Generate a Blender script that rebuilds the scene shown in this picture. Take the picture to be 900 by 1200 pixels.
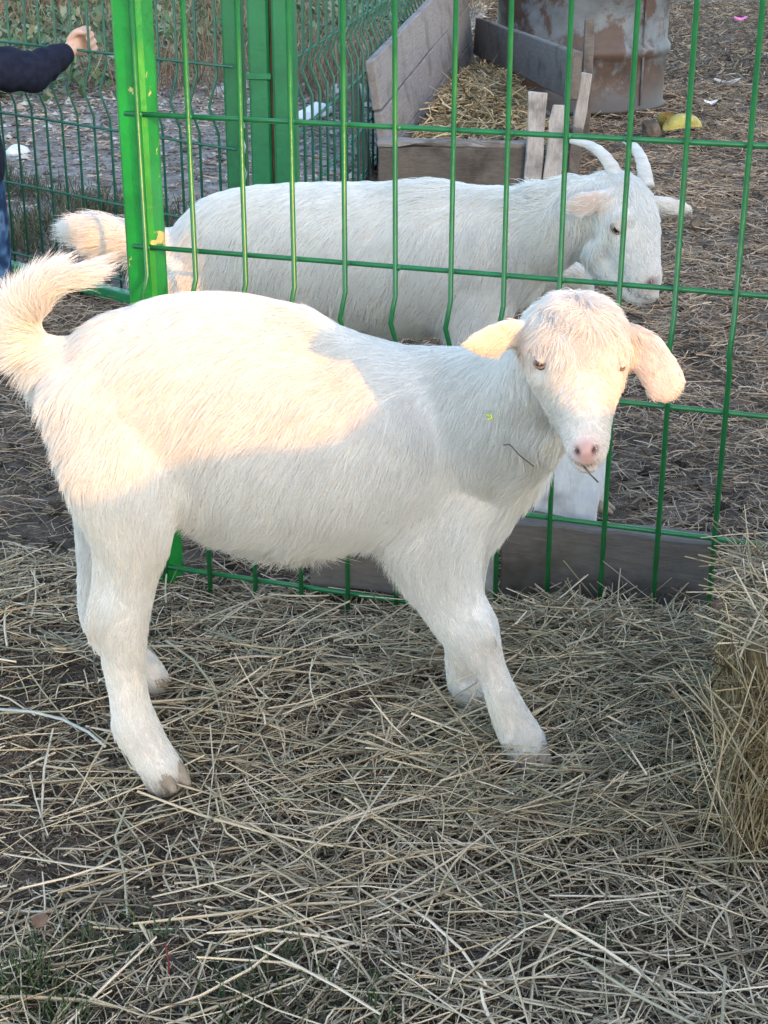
import bpy, bmesh, math, random
import numpy as np
from mathutils import Vector, Matrix
from mathutils.bvhtree import BVHTree
from mathutils.kdtree import KDTree

R = math.radians
rng = np.random.default_rng(7)
random.seed(7)
for o in list(bpy.data.objects):
    bpy.data.objects.remove(o)
scn = bpy.context.scene
col = scn.collection

# ------------------------------------------------------------------ camera
F, PITCH, CAMZ = 1800.0, math.atan(745 / 1800), 1.0
cam = bpy.data.cameras.new('camera')
cam.sensor_fit = 'HORIZONTAL'
cam.sensor_width = 36
cam.lens = F / 900 * 36
cam.clip_start = 0.02
cam.clip_end = 2000
camo = bpy.data.objects.new('camera', cam)
camo.location = (0, 0, CAMZ)
camo.rotation_euler = (math.pi / 2 - PITCH, 0, 0)
col.objects.link(camo)
scn.camera = camo

# ------------------------------------------------------------------ light
SUN_AZ, SUN_EL = R(-52), R(14)           # low evening sun from behind, to the right
world = bpy.data.worlds.new('World')
scn.world = world
world.use_nodes = True
nt = world.node_tree
sky = nt.nodes.new('ShaderNodeTexSky')
sky.sky_type = 'NISHITA'
sky.sun_disc = False
sky.sun_elevation = SUN_EL
sky.sun_rotation = math.pi / 2 - SUN_AZ
sky.air_density = 1.0
sky.dust_density = 1.6
sky.ozone_density = 1.0
bg = nt.nodes['Background']
bg.inputs['Strength'].default_value = 0.15
nt.links.new(sky.outputs['Color'], bg.inputs['Color'])
sl = bpy.data.lights.new('sun', 'SUN')
sl.energy = 0.95
sl.angle = R(0.5)
sl.color = (1.0, 0.38, 0.04)
so = bpy.data.objects.new('sun', sl)
SV = Vector((math.cos(SUN_AZ) * math.cos(SUN_EL), math.sin(SUN_AZ) * math.cos(SUN_EL), math.sin(SUN_EL)))
so.rotation_euler = SV.to_track_quat('Z', 'Y').to_euler()
so.location = SV * 30
col.objects.link(so)
scn.view_settings.view_transform = 'Standard'
scn.view_settings.look = 'None'
scn.view_settings.gamma = 1
scn.view_settings.exposure = 2.48
scn.render.engine = 'CYCLES'

# ------------------------------------------------------------------ helpers
cT, sT = math.cos(PITCH), math.sin(PITCH)
def ray(px, py):
    x = (px - 450) / F
    y = -(py - 600) / F
    return Vector((x, cT + y * sT, -sT + y * cT))
CP = Vector((0, 0, CAMZ))
def W(px, py, Y):
    r = ray(px, py)
    return CP + r * (Y / r.y)
def G(px, py, z=0.0):
    r = ray(px, py)
    return CP + r * ((z - CAMZ) / r.z)

def tag(o, label=None, cat=None, group=None, kind=None):
    if label: o['label'] = label
    if cat: o['category'] = cat
    if group: o['group'] = group
    if kind: o['kind'] = kind
    return o
def empty(name, loc, rz=0.0):
    o = bpy.data.objects.new(name, None)
    o.location = loc
    o.rotation_euler = (0, 0, rz)
    o.empty_display_size = 0.05
    col.objects.link(o)
    return o
def link(name, data, mat=None, parent=None, world_coords=False):
    o = bpy.data.objects.new(name, data)
    col.objects.link(o)
    if mat is not None and len(data.materials) == 0:
        data.materials.append(mat)
    if parent is not None:
        o.parent = parent
        if world_coords:
            m = Matrix.Translation(parent.location) @ parent.rotation_euler.to_matrix().to_4x4()
            o.matrix_parent_inverse = m.inverted()
    return o
def mesh_np(name, V, faces, smooth=True):
    """V (n,3); faces (m,k) array of equal-size polys"""
    me = bpy.data.meshes.new(name)
    V = np.asarray(V, dtype=np.float32)
    faces = np.asarray(faces, dtype=np.int32)
    m, k = faces.shape
    me.vertices.add(len(V))
    me.vertices.foreach_set('co', V.ravel())
    me.loops.add(m * k)
    me.loops.foreach_set('vertex_index', faces.ravel())
    me.polygons.add(m)
    me.polygons.foreach_set('loop_start', np.arange(m, dtype=np.int32) * k)
    me.polygons.foreach_set('use_smooth', np.full(m, smooth, dtype=bool))
    me.update(calc_edges=True)
    return me
def set_col(me, C, name='Col'):
    a = me.attributes.new(name, 'FLOAT_COLOR', 'POINT')
    C = np.asarray(C, dtype=np.float32)
    if C.shape[1] == 3:
        C = np.hstack([C, np.ones((len(C), 1), np.float32)])
    a.data.foreach_set('color', C.ravel())
def bm_mesh(name, bm, smooth=False):
    me = bpy.data.meshes.new(name)
    bmesh.ops.recalc_face_normals(bm, faces=bm.faces)
    bm.to_mesh(me)
    bm.free()
    if smooth:
        me.polygons.foreach_set('use_smooth', np.ones(len(me.polygons), bool))
    return me
def box_bm(sx, sy, sz, bev=0.0, jit=0.0, cuts=0, org=(0, 0, 0)):
    """box with its origin at org (centre of bottom by default)"""
    bm = bmesh.new()
    bmesh.ops.create_cube(bm, size=1)
    for v in bm.verts:
        v.co = Vector((v.co.x * sx, v.co.y * sy, (v.co.z + .5) * sz)) + Vector(org)
    if cuts:
        long = max((sx, 0), (sy, 1), (sz, 2))[1]
        eds = [e for e in bm.edges if abs((e.verts[0].co - e.verts[1].co)[long]) > 1e-5]
        bmesh.ops.subdivide_edges(bm, edges=eds, cuts=cuts)
    if jit:
        for v in bm.verts:
            v.co += Vector((random.gauss(0, jit), random.gauss(0, jit), random.gauss(0, jit)))
    if bev:
        bmesh.ops.bevel(bm, geom=[e for e in bm.edges if e.calc_face_angle(0) > .6], offset=bev, segments=1, affect='EDGES')
    return bm
def tube(points, r, n=6, closed_ends=True):
    P = [Vector(p) for p in points]
    V, Fc = [], []
    up = Vector((0, 0, 1))
    prevA = None
    for i, p in enumerate(P):
        t = (P[min(i + 1, len(P) - 1)] - P[max(i - 1, 0)]).normalized()
        if prevA is None:
            a = t.orthogonal().normalized()
        else:
            a = (prevA - t * prevA.dot(t)).normalized()
        prevA = a
        b = t.cross(a)
        rr = r[i] if isinstance(r, (list, tuple)) else r
        for k in range(n):
            an = 2 * math.pi * k / n
            V.append(p + (a * math.cos(an) + b * math.sin(an)) * rr)
    for i in range(len(P) - 1):
        for k in range(n):
            Fc.append((i * n + k, i * n + (k + 1) % n, (i + 1) * n + (k + 1) % n, (i + 1) * n + k))
    if closed_ends:
        Fc.append(tuple(range(n))[::-1])
        Fc.append(tuple((len(P) - 1) * n + k for k in range(n)))
    me = bpy.data.meshes.new('tube')
    me.from_pydata([tuple(v) for v in V], [], Fc)
    me.polygons.foreach_set('use_smooth', np.ones(len(me.polygons), bool))
    me.update()
    return me

# value noise in numpy (for relief of the ground and straw)
_T = rng.random((256, 256))
def vnoise(x, y, s):
    x = np.asarray(x) * s; y = np.asarray(y) * s
    xi = np.floor(x).astype(int); yi = np.floor(y).astype(int)
    fx = x - xi; fy = y - yi
    fx = fx * fx * (3 - 2 * fx); fy = fy * fy * (3 - 2 * fy)
    g = lambda a, b: _T[a & 255, b & 255]
    return (g(xi, yi) * (1 - fx) + g(xi + 1, yi) * fx) * (1 - fy) + (g(xi, yi + 1) * (1 - fx) + g(xi + 1, yi + 1) * fx) * fy

def ground_z(x, y):
    x = np.asarray(x, float); y = np.asarray(y, float)
    near = np.clip(1 - (y - 6) / 6, 0, 1)
    z = (vnoise(x, y, 1.3) - .5) * .03 + (vnoise(x + 7, y, 5) - .5) * .022 + (vnoise(x, y + 3, 17) - .5) * .016 \
        + (vnoise(x, y + 9, 43) - .5) * .009
    # heap of hay along the foot of the wire fence, towards the bale
    hump = .045 * np.exp(-((y - (1.90 - .2 * x)) / .16) ** 2) * np.clip((x - .02) / .25, 0, 1)
    dip = .022 * np.exp(-((y - (2.064 - .338 * x)) / .13) ** 2) * np.clip((.10 - x) / .15, 0, 1)
    lie = 1 - sum(np.exp(-(((x - fx) ** 2 + (y - fy) ** 2) / .065 ** 2)) for fx, fy in ((-.262, 1.55), (.178, 1.59), (-.30, 1.785), (.118, 1.73)))
    return z * near * np.clip(lie, 0, 1) - .012 + hump * np.clip(lie, 0, 1) - dip

# ------------------------------------------------------------------ materials
def new_mat(name):
    m = bpy.data.materials.new(name)
    m.use_nodes = True
    n = m.node_tree
    return m, n, n.nodes['Principled BSDF'], n.links
def ramp(n, stops):
    r = n.nodes.new('ShaderNodeValToRGB')
    el = r.color_ramp.elements
    while len(el) < len(stops):
        el.new(.5)
    for e, (p, c) in zip(el, stops):
        e.position = p
        e.color = (*c, 1)
    return r
def noise(n, L, scale, detail=4, rough=.6, vec=None, dist=0):
    t = n.nodes.new('ShaderNodeTexNoise')
    t.inputs['Scale'].default_value = scale
    t.inputs['Detail'].default_value = detail
    t.inputs['Roughness'].default_value = rough
    t.inputs['Distortion'].default_value = dist
    if vec is not None:
        L.new(vec, t.inputs['Vector'])
    return t
def coords(n, L, kind='Object', scale=(1, 1, 1)):
    tc = n.nodes.new('ShaderNodeTexCoord')
    mp = n.nodes.new('ShaderNodeMapping')
    mp.inputs['Scale'].default_value = scale
    L.new(tc.outputs[kind], mp.inputs['Vector'])
    return mp.outputs['Vector']
def bump(n, L, h, b, strength=.4, dist=.004):
    bn = n.nodes.new('ShaderNodeBump')
    bn.inputs['Strength'].default_value = strength
    bn.inputs['Distance'].default_value = dist
    L.new(h, bn.inputs['Height'])
    L.new(bn.outputs['Normal'], b.inputs['Normal'])
def mix(n, L, fac, a, b):
    m = n.nodes.new('ShaderNodeMix')
    m.data_type = 'RGBA'
    for k, v in ((0, fac), (6, a), (7, b)):
        if hasattr(v, 'default_value') or hasattr(v, 'is_linked'):
            L.new(v, m.inputs[k])
        elif k == 0:
            m.inputs[0].default_value = v
        else:
            m.inputs[k].default_value = (*v, 1)
    return m.outputs[2]

def mat_attr(name, rough=.75, spec=.25, transl=0.0, noise_amt=0.0):
    m, n, b, L = new_mat(name)
    a = n.nodes.new('ShaderNodeAttribute')
    a.attribute_name = 'Col'
    c = a.outputs['Color']
    if noise_amt:
        t = noise(n, L, 60, 3, vec=coords(n, L))
        r = ramp(n, [(.3, (1 - noise_amt,) * 3), (.7, (1, 1, 1))])
        L.new(t.outputs['Fac'], r.inputs[0])
        mm = n.nodes.new('ShaderNodeMix'); mm.data_type = 'RGBA'; mm.blend_type = 'MULTIPLY'
        mm.inputs[0].default_value = 1
        L.new(c, mm.inputs[6]); L.new(r.outputs[0], mm.inputs[7])
        c = mm.outputs[2]
    L.new(c, b.inputs['Base Color'])
    b.inputs['Roughness'].default_value = rough
    b.inputs['Specular IOR Level'].default_value = spec
    if transl:
        tr = n.nodes.new('ShaderNodeBsdfTranslucent')
        L.new(c, tr.inputs['Color'])
        ms = n.nodes.new('ShaderNodeMixShader')
        ms.inputs[0].default_value = transl
        L.new(b.outputs[0], ms.inputs[1]); L.new(tr.outputs[0], ms.inputs[2])
        L.new(ms.outputs[0], n.nodes['Material Output'].inputs['Surface'])
    return m

def mat_noise(name, stops, scale=12, detail=6, rough=.85, spec=.2, bstr=.4, bdist=.004, vscale=(1, 1, 1), dist=0, metal=0, kind='Object'):
    m, n, b, L = new_mat(name)
    v = coords(n, L, kind, vscale)
    t = noise(n, L, scale, detail, .65, v, dist)
    r = ramp(n, stops)
    L.new(t.outputs['Fac'], r.inputs[0])
    L.new(r.outputs[0], b.inputs['Base Color'])
    b.inputs['Roughness'].default_value = rough
    b.inputs['Specular IOR Level'].default_value = spec
    b.inputs['Metallic'].default_value = metal
    if bstr:
        t2 = noise(n, L, scale * 3, 5, .7, v)
        bump(n, L, t2.outputs['Fac'], b, bstr, bdist)
    return m

def mat_wood(name, dark, light, vscale, stain=(.10, .09, .08)):
    m, n, b, L = new_mat(name)
    tc = n.nodes.new('ShaderNodeTexCoord')
    oi = n.nodes.new('ShaderNodeObjectInfo')
    ad = n.nodes.new('ShaderNodeVectorMath'); ad.operation = 'MULTIPLY_ADD'
    cb = n.nodes.new('ShaderNodeCombineXYZ')
    for i in range(3): L.new(oi.outputs['Random'], cb.inputs[i])
    ad.inputs[1].default_value = (1, 1, 1)
    L.new(tc.outputs['Object'], ad.inputs[0])
    sc = n.nodes.new('ShaderNodeVectorMath'); sc.operation = 'SCALE'; sc.inputs['Scale'].default_value = 17
    L.new(cb.outputs[0], sc.inputs[0])
    L.new(sc.outputs[0], ad.inputs[2])
    mp = n.nodes.new('ShaderNodeMapping'); mp.inputs['Scale'].default_value = vscale
    L.new(ad.outputs[0], mp.inputs['Vector'])
    t = noise(n, L, 16, 10, .78, mp.outputs[0], .9)
    r = ramp(n, [(.28, dark), (.5, tuple((a + c) / 2 for a, c in zip(dark, light))), (.72, light)])
    L.new(t.outputs['Fac'], r.inputs[0])
    t2 = noise(n, L, 7, 4, .6, ad.outputs[0])
    r2 = ramp(n, [(.52, (0, 0, 0)), (.72, (1, 1, 1))])
    L.new(t2.outputs['Fac'], r2.inputs[0])
    c = mix(n, L, r2.outputs[0], r.outputs[0], stain)
    L.new(c, b.inputs['Base Color'])
    b.inputs['Roughness'].default_value = .85
    b.inputs['Specular IOR Level'].default_value = .2
    bump(n, L, t.outputs['Fac'], b, .6, .003)
    return m

def mat_paint(name, base, dark, chip=None, chip_lo=.66, rough=.38):
    m, n, b, L = new_mat(name)
    v = coords(n, L)
    t = noise(n, L, 22, 5, .6, v)
    r = ramp(n, [(.3, dark), (.65, base)])
    L.new(t.outputs['Fac'], r.inputs[0])
    c = r.outputs[0]
    if chip:
        t2 = noise(n, L, 16, 6, .65, v, .4)
        r2 = ramp(n, [(chip_lo, (0, 0, 0)), (chip_lo + .02, (1, 1, 1))])
        L.new(t2.outputs['Fac'], r2.inputs[0])
        c = mix(n, L, r2.outputs[0], c, chip)
    L.new(c, b.inputs['Base Color'])
    b.inputs['Roughness'].default_value = rough
    t3 = noise(n, L, 90, 3, .6, v)
    bump(n, L, t3.outputs['Fac'], b, .35, .002)
    return m

M = {}
M['dirt'] = mat_noise('dirt', [(.30, (.055, .043, .034)), (.50, (.108, .086, .068)), (.72, (.20, .163, .132))], 9, 10, .95, .1, .9, .012)
M['gravel'] = mat_noise('gravel', [(.32, (.11, .095, .085)), (.5, (.205, .182, .165)), (.7, (.35, .32, .295))], 14, 10, .95, .1, .9, .012)
M['straw'] = mat_attr('straw', .6, .3, .12)
M['chips'] = mat_attr('chips', .85, .15)
M['leaf'] = mat_attr('leaf', .55, .3, .2)
M['green_post'] = mat_paint('green_post', (.007, .27, .036), (.005, .18, .028), (.55, .46, .18), .63, .36)
M['green_old'] = mat_paint('green_old', (.012, .17, .06), (.008, .12, .045), (.10, .045, .022), .70, .4)
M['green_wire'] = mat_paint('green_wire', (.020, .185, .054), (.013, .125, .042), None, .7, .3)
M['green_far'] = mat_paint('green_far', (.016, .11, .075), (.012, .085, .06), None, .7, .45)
M['rust'] = mat_noise('rust', [(.3, (.05, .022, .012)), (.6, (.14, .06, .03))], 30)
M['wood_grey'] = mat_wood('wood_grey', (.125, .115, .115), (.30, .285, .285), (1.2, 9, 9))
M['wood_dark'] = mat_wood('wood_dark', (.060, .052, .048), (.15, .135, .125), (1.2, 9, 9), (.04, .035, .03))
M['wood_mid'] = mat_wood('wood_mid', (.085, .074, .068), (.19, .17, .158), (1.2, 9, 9), (.06, .05, .04))
M['wood_up'] = mat_wood('wood_up', (.22, .21, .21), (.48, .46, .46), (9, 9, 1.2))
M['white_board'] = mat_wood('white_board', (.55, .55, .57), (.74, .74, .76), (5, 5, 1.5), (.16, .14, .13))
M['concrete'] = mat_noise('concrete', [(.3, (.22, .21, .20)), (.7, (.40, .39, .38))], 30, 8, .9, .2, .6, .004)
M['stone'] = mat_noise('stone', [(.3, (.30, .29, .28)), (.7, (.52, .51, .50))], 14)
M['white_slab'] = mat_noise('white_slab', [(.3, (.55, .56, .58)), (.7, (.75, .76, .78))], 10)
M['plaster'] = mat_noise('plaster', [(.3, (.40, .38, .35)), (.7, (.52, .50, .46))], 3)
M['blocker_roof'] = mat_noise('blocker_roof', [(.3, (.16, .08, .06)), (.7, (.26, .13, .09))], 5)

# ------------------------------------------------------------------ the setting: ground
def axis(lo, hi, flo, fhi, fine, ratio=1.25):
    a = list(np.arange(flo, fhi + 1e-6, fine))
    s = fine; x = a[-1]
    while x < hi:
        s *= ratio; x += s; a.append(x)
    s = fine; x = a[0]; b = []
    while x > lo:
        s *= ratio; x -= s; b.append(x)
    return np.array(b[::-1] + a)
gx = axis(-300, 300, -1.0, 1.1, .016)
gy = axis(-60, 400, .8, 3.2, .016, 1.12)
XX, YY = np.meshgrid(gx, gy)
ZZ = ground_z(XX, YY)
nx, ny = len(gx), len(gy)
idx = np.arange(nx * ny).reshape(ny, nx)
fc = np.stack([idx[:-1, :-1], idx[:-1, 1:], idx[1:, 1:], idx[1:, :-1]], -1).reshape(-1, 4)
g = link('ground', mesh_np('ground', np.stack([XX, YY, ZZ], -1).reshape(-1, 3), fc), M['dirt'])
tag(g, kind='structure')

# gravel path beyond the two far fences
def lfY(x): return 3.49 - .885 * (x + .30)          # left fence line
RDX = .122
def rfX(y): return -.30 + RDX * (y - 3.49)          # receding fence line
def beyond(x, y):
    """True on the far side of the two rear fences"""
    return np.where(x < -.30, y > lfY(x), x < rfX(y))
poly_y = list(np.linspace(3.49, 30, 60))
V, Fq = [], []
for y in poly_y:
    xl = max(-14, -.30 - (y - 3.49) / .885) if y > 3.49 else -.30
    for k in range(9):
        V.append((xl + (rfX(y) - xl) * k / 8, y, .024 if y < 12 else .03))
for i in range(len(poly_y) - 1):
    for k in range(8):
        Fq.append((i * 9 + k, i * 9 + k + 1, (i + 1) * 9 + k + 1, (i + 1) * 9 + k))
tag(link('gravel_path', mesh_np('gravel_path', V, Fq), M['gravel']), kind='structure')

# ------------------------------------------------------------------ straw (uncountable)
PAL = {
    'hay': [(.58, .53, .40), (.47, .43, .32), (.33, .295, .22), (.18, .155, .115), (.38, .38, .29), (.70, .655, .54), (.25, .27, .20)],
    'old': [(.50, .44, .35), (.38, .325, .25), (.25, .205, .16), (.15, .12, .095), (.62, .56, .46)],
    'chaff': [(.22, .19, .145), (.13, .108, .082), (.075, .061, .047), (.38, .34, .26)],
    'bale': [(.42, .33, .18), (.31, .235, .125), (.52, .44, .28), (.19, .135, .072), (.38, .34, .22)],
}
WARM = {'hay': (1.20, 1.03, .90), 'old': (1.08, .93, .82), 'chaff': (1.08, .93, .82), 'bale': (1.0, .95, .90), 'feed': (1.12, 1.0, .85)}
def straw_mesh(name, P0, D, L, w, pal, bend=.12, k=4, kink=.15, weights=None, flat=.5):
    """P0 (n,3) centre; D (n,3) unit direction; L (n,) length; w (n,) width"""
    n = len(P0)
    up = np.tile(np.array([0, 0, 1.0]), (n, 1))
    side = np.cross(D, up)
    sn = np.linalg.norm(side, axis=1, keepdims=True)
    side = np.where(sn < 1e-3, np.array([1.0, 0, 0]), side / np.maximum(sn, 1e-6))
    nrm = np.cross(side, D)
    t = np.linspace(-.5, .5, k)
    b1 = rng.normal(0, bend, n); b2 = rng.normal(0, bend * .5, n)
    kk = np.where(rng.random(n) < kink, rng.normal(0, .5, n), 0)
    kt = rng.uniform(-.3, .3, n)
    roll = rng.uniform(0, 2 * math.pi, n)
    A = side * np.cos(roll)[:, None] + nrm * np.sin(roll)[:, None]
    B = -side * np.sin(roll)[:, None] + nrm * np.cos(roll)[:, None]
    V = np.empty((n, k, 3, 3))
    for i, ti in enumerate(t):
        off = (ti * ti - .08) * L * b1 + np.maximum(ti - kt, 0) * L * kk
        offn = (ti * ti - .08) * L * b2
        c = P0 + D * (L * ti)[:, None] + side * off[:, None] + nrm * offn[:, None]
        tw = w * (1.0 - .35 * abs(ti) * 2 * rng.random(n)) / 2
        for j in range(3):
            an = 2 * math.pi * j / 3
            V[:, i, j] = c + A * (math.cos(an) * tw)[:, None] + B * (math.sin(an) * tw * flat)[:, None]
    base = (np.arange(n) * k * 3)[:, None]
    q = []
    for i in range(k - 1):
        for j in range(3):
            q.append([i * 3 + j, i * 3 + (j + 1) % 3, (i + 1) * 3 + (j + 1) % 3, (i + 1) * 3 + j])
    q = np.array(q)
    fcs = (base[:, :, None] + q[None]).reshape(-1, 4)
    me = mesh_np(name, V.reshape(-1, 3), fcs)
    p = np.array(PAL[pal])
    c = p[rng.choice(len(p), n, p=weights)] * rng.uniform(.75, 1.2, (n, 1)) * np.array(WARM.get(pal, (1, 1, 1)))
    set_col(me, np.repeat(c, k * 3, axis=0))
    return me
def flat_dirs(n, tilt, bias=None, spread=0):
    a = rng.uniform(0, 2 * math.pi, n)
    if bias is not None:
        m = rng.random(n) < spread
        a = np.where(m, rng.normal(bias, .35, n), a)
    e = rng.normal(0, tilt, n)
    return np.stack([np.cos(a) * np.cos(e), np.sin(a) * np.cos(e), np.sin(e)], -1)
def scatter(n, x0, x1, y0, y1, keep=None):
    out = []
    tot = 0
    while tot < n:
        x = rng.uniform(x0, x1, n); y = rng.uniform(y0, y1, n)
        m = np.ones(n, bool)
        if keep is not None: m = keep(x, y)
        out.append(np.stack([x[m], y[m]], -1)); tot += m.sum()
    return np.concatenate(out)[:n]
def straw_layer(name, n, xy, L, w, pal, zlo, zhi, tilt, bias=None, spread=0, bend=.12, kink=.15, weights=None):
    z = ground_z(xy[:, 0], xy[:, 1]) + rng.uniform(zlo, zhi, n)
    return straw_mesh(name, np.column_stack([xy, z]), flat_dirs(n, tilt, bias, spread), L, w, pal, bend, 4, kink, weights)

def in_view(x, y):
    d = y * cT + sT
    u = x / d * F
    return (np.abs(u) < 520)
FEET = [(-.262, 1.545, .028), (.184, 1.566, .046), (-.305, 1.77, .022), (.118, 1.71, .022)]
def clear_feet(x, y):
    m = np.ones(len(x), bool)
    for fx, fy, fr in FEET: m &= ((x - fx) ** 2 + ((y - fy) * .8) ** 2) > fr * fr
    return m
def nearfld(x, y):      # our side of the wire fence
    # patchy: thinner cover at the lower left and by the front edge
    dens = .50 + .40 * np.clip((x + .25) / .45, 0, 1) + .18 * np.clip((1.45 - y) / .2, 0, 1) + .8 * (vnoise(x, y, 5) - .5)
    return in_view(x, y) & (y < 2.10 - .338 * x) & (rng.random(len(x)) < dens) & clear_feet(x, y)
def yard(x, y): return in_view(x, y) & (y < 2.10 - .338 * x) & clear_feet(x, y)
n = 52000
xy = scatter(n, -.7, .8, .95, 2.3, yard)
tag(link('straw_chaff', straw_layer('straw_chaff', n, xy, rng.gamma(2, .008, n) + .006, rng.uniform(.0010, .0030, n), 'chaff', -.005, .009, .3, None, 0, .3, .3), M['straw']), kind='stuff')
n = 7000
xy = scatter(n, -.7, .8, .95, 2.3, nearfld)
me = straw_layer('loose_straw', n, xy, rng.gamma(2.4, .019, n) + .014, rng.uniform(.0014, .0030, n) + rng.random(n) ** 6 * .0028, 'hay', .002, .022, .19, R(10), .08, .2, .3, [.20, .20, .16, .15, .10, .15, .04])
tag(link('loose_straw', me, M['straw']), kind='stuff')
n = 9000
xy = scatter(n, -.7, .8, .95, 2.3, nearfld)
me = straw_layer('straw_bits', n, xy, rng.uniform(.010, .045, n), rng.uniform(.0014, .0036, n), 'hay', .002, .018, .22, None, 0, .2, .3, [.20, .20, .18, .16, .08, .14, .04])
tag(link('straw_bits', me, M['straw']), kind='stuff')
n = 850
xy = scatter(n, -.7, .8, .95, 2.2, nearfld)
me = straw_layer('long_straw', n, xy, rng.uniform(.09, .27, n), rng.uniform(.0022, .0048, n), 'hay', .014, .030, .06, R(15), .15, .24, .35, [.24, .20, .12, .05, .12, .22, .05])
tag(link('long_straw', me, M['straw']), kind='stuff')
# heap of greener hay between the fence and the bale
n = 4200
def heap(x, y): return in_view(x, y) & (y < 2.08 - .338 * x) & (rng.random(len(x)) < np.clip((x - .0) / .25, 0, 1)) & clear_feet(x, y)
xy = scatter(n, .0, .62, 1.45, 2.05, heap)
me = straw_layer('hay_heap', n, xy, rng.gamma(3, .026, n) + .03, rng.uniform(.0016, .0038, n), 'hay', .0, .045, .28, R(25), .35, .16, weights=[.14, .16, .14, .12, .18, .08, .18])
tag(link('hay_heap', me, M['straw']), kind='stuff')
# straw inside the pen
def pen(x, y): return in_view(x, y) & (y > 2.04 - .338 * x) & ~beyond(x, y)
def pen_near(x, y): return pen(x, y) & (rng.random(len(x)) < np.clip(1.25 - (y - 2) / 5.5, .22, 1) * (.25 + 1.3 * vnoise(x, y, 3.0)))
n = 38000
xy = scatter(n, -1.4, 2.6, 1.8, 8.5, pen_near)
sc = np.clip(xy[:, 1] / 3.2, .8, 2.0)
me = straw_layer('pen_straw', n, xy, (rng.gamma(3, .016, n) + .015) * sc ** .4, rng.uniform(.0016, .0034, n) * sc ** .6, 'old', -.002, .016, .2, None, 0, .4, .4, [.24, .26, .22, .12, .16])
tag(link('pen_straw', me, M['straw']), kind='stuff')
n = 22000
xy = scatter(n, -1.4, 4.5, 1.8, 14, pen)
me = straw_layer('pen_litter', n, xy, rng.uniform(.012, .05, n) * np.clip(xy[:, 1] / 4, .8, 2.2), rng.uniform(.002, .006, n) * np.clip(xy[:, 1] / 4, .8, 2), 'chaff', -.003, .010, .3)
tag(link('pen_litter', me, M['straw']), kind='stuff')

n = 17000
xy = scatter(n, -1.2, 1.6, 1.8, 4.2, pen)
me = straw_layer('pen_chaff', n, xy, rng.gamma(2, .009, n) + .008, rng.uniform(.0014, .0040, n), 'chaff', -.004, .010, .3, None, 0, .3, .3, [.3, .34, .22, .14])
tag(link('pen_chaff', me, M['straw']), kind='stuff')
# little irregular lumps: clods in the pen, chips on the path
def lumps(name, xy, s, colors, mat, flat=.6):
    n = len(xy)
    T = np.array([(1, 0, 0), (-.5, .87, 0), (-.5, -.87, 0), (.1, .1, 1), (0, 0, -.6)], float)
    fcs = np.array([(0, 1, 3), (1, 2, 3), (2, 0, 3), (1, 0, 4), (2, 1, 4), (0, 2, 4)])
    V = T[None] * (1 + rng.normal(0, .28, (n, 5, 1))) * s[:, None, None]
    V[:, :, 2] *= flat
    a = rng.uniform(0, 6.28, n)
    x = V[:, :, 0] * np.cos(a)[:, None] - V[:, :, 1] * np.sin(a)[:, None]
    y = V[:, :, 0] * np.sin(a)[:, None] + V[:, :, 1] * np.cos(a)[:, None]
    V[:, :, 0] = x + xy[:, :1]; V[:, :, 1] = y + xy[:, 1:]
    V[:, :, 2] += np.maximum(ground_z(xy[:, 0], xy[:, 1]), np.where(beyond(xy[:, 0], xy[:, 1]), .026, -1))[:, None] + s[:, None] * .15
    me = mesh_np(name, V.reshape(-1, 3), (np.arange(n)[:, None, None] * 5 + fcs[None]).reshape(-1, 3), False)
    p = np.array(colors)
    set_col(me, np.repeat(p[rng.integers(0, len(p), n)] * rng.uniform(.7, 1.2, (n, 1)), 5, axis=0))
    return tag(link(name, me, mat), kind='stuff')
lumps('dirt_clods', scatter(9000, -1.2, 3.5, 1.9, 11, pen), rng.gamma(1.8, .0035, 9000) + .004, [(.05, .038, .028), (.08, .062, .046), (.12, .095, .075), (.035, .028, .022)], M['chips'])
lumps('soil_crumbs', scatter(6000, -.7, .7, .95, 2.1, in_view), rng.gamma(2, .002, 6000) + .002, [(.05, .038, .028), (.08, .062, .046), (.12, .095, .075)], M['chips'])
def path_keep(x, y): return beyond(x, y) & (np.abs(x / (y * cT + sT) * F) < 600)
n = 30000
xy = scatter(n, -5, 1.5, 3.5, 14, path_keep)
lumps('path_gravel', xy, (rng.gamma(1.6, .0030, n) + .0035) * np.clip(xy[:, 1] / 5, .8, 2), [(.17, .16, .15), (.26, .25, .235), (.38, .37, .355), (.10, .09, .08), (.22, .19, .16)], M['chips'], .5)
n = 7000
xy = scatter(n, -5, 1.5, 3.5, 14, path_keep)
me = straw_mesh('path_litter', np.column_stack([xy, np.full(n, .034)]), flat_dirs(n, .15), rng.uniform(.015, .06, n) * np.clip(xy[:, 1] / 5, .8, 2), rng.uniform(.003, .008, n), 'old', .3)
tag(link('path_litter', me, M['straw']), kind='stuff')

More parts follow.
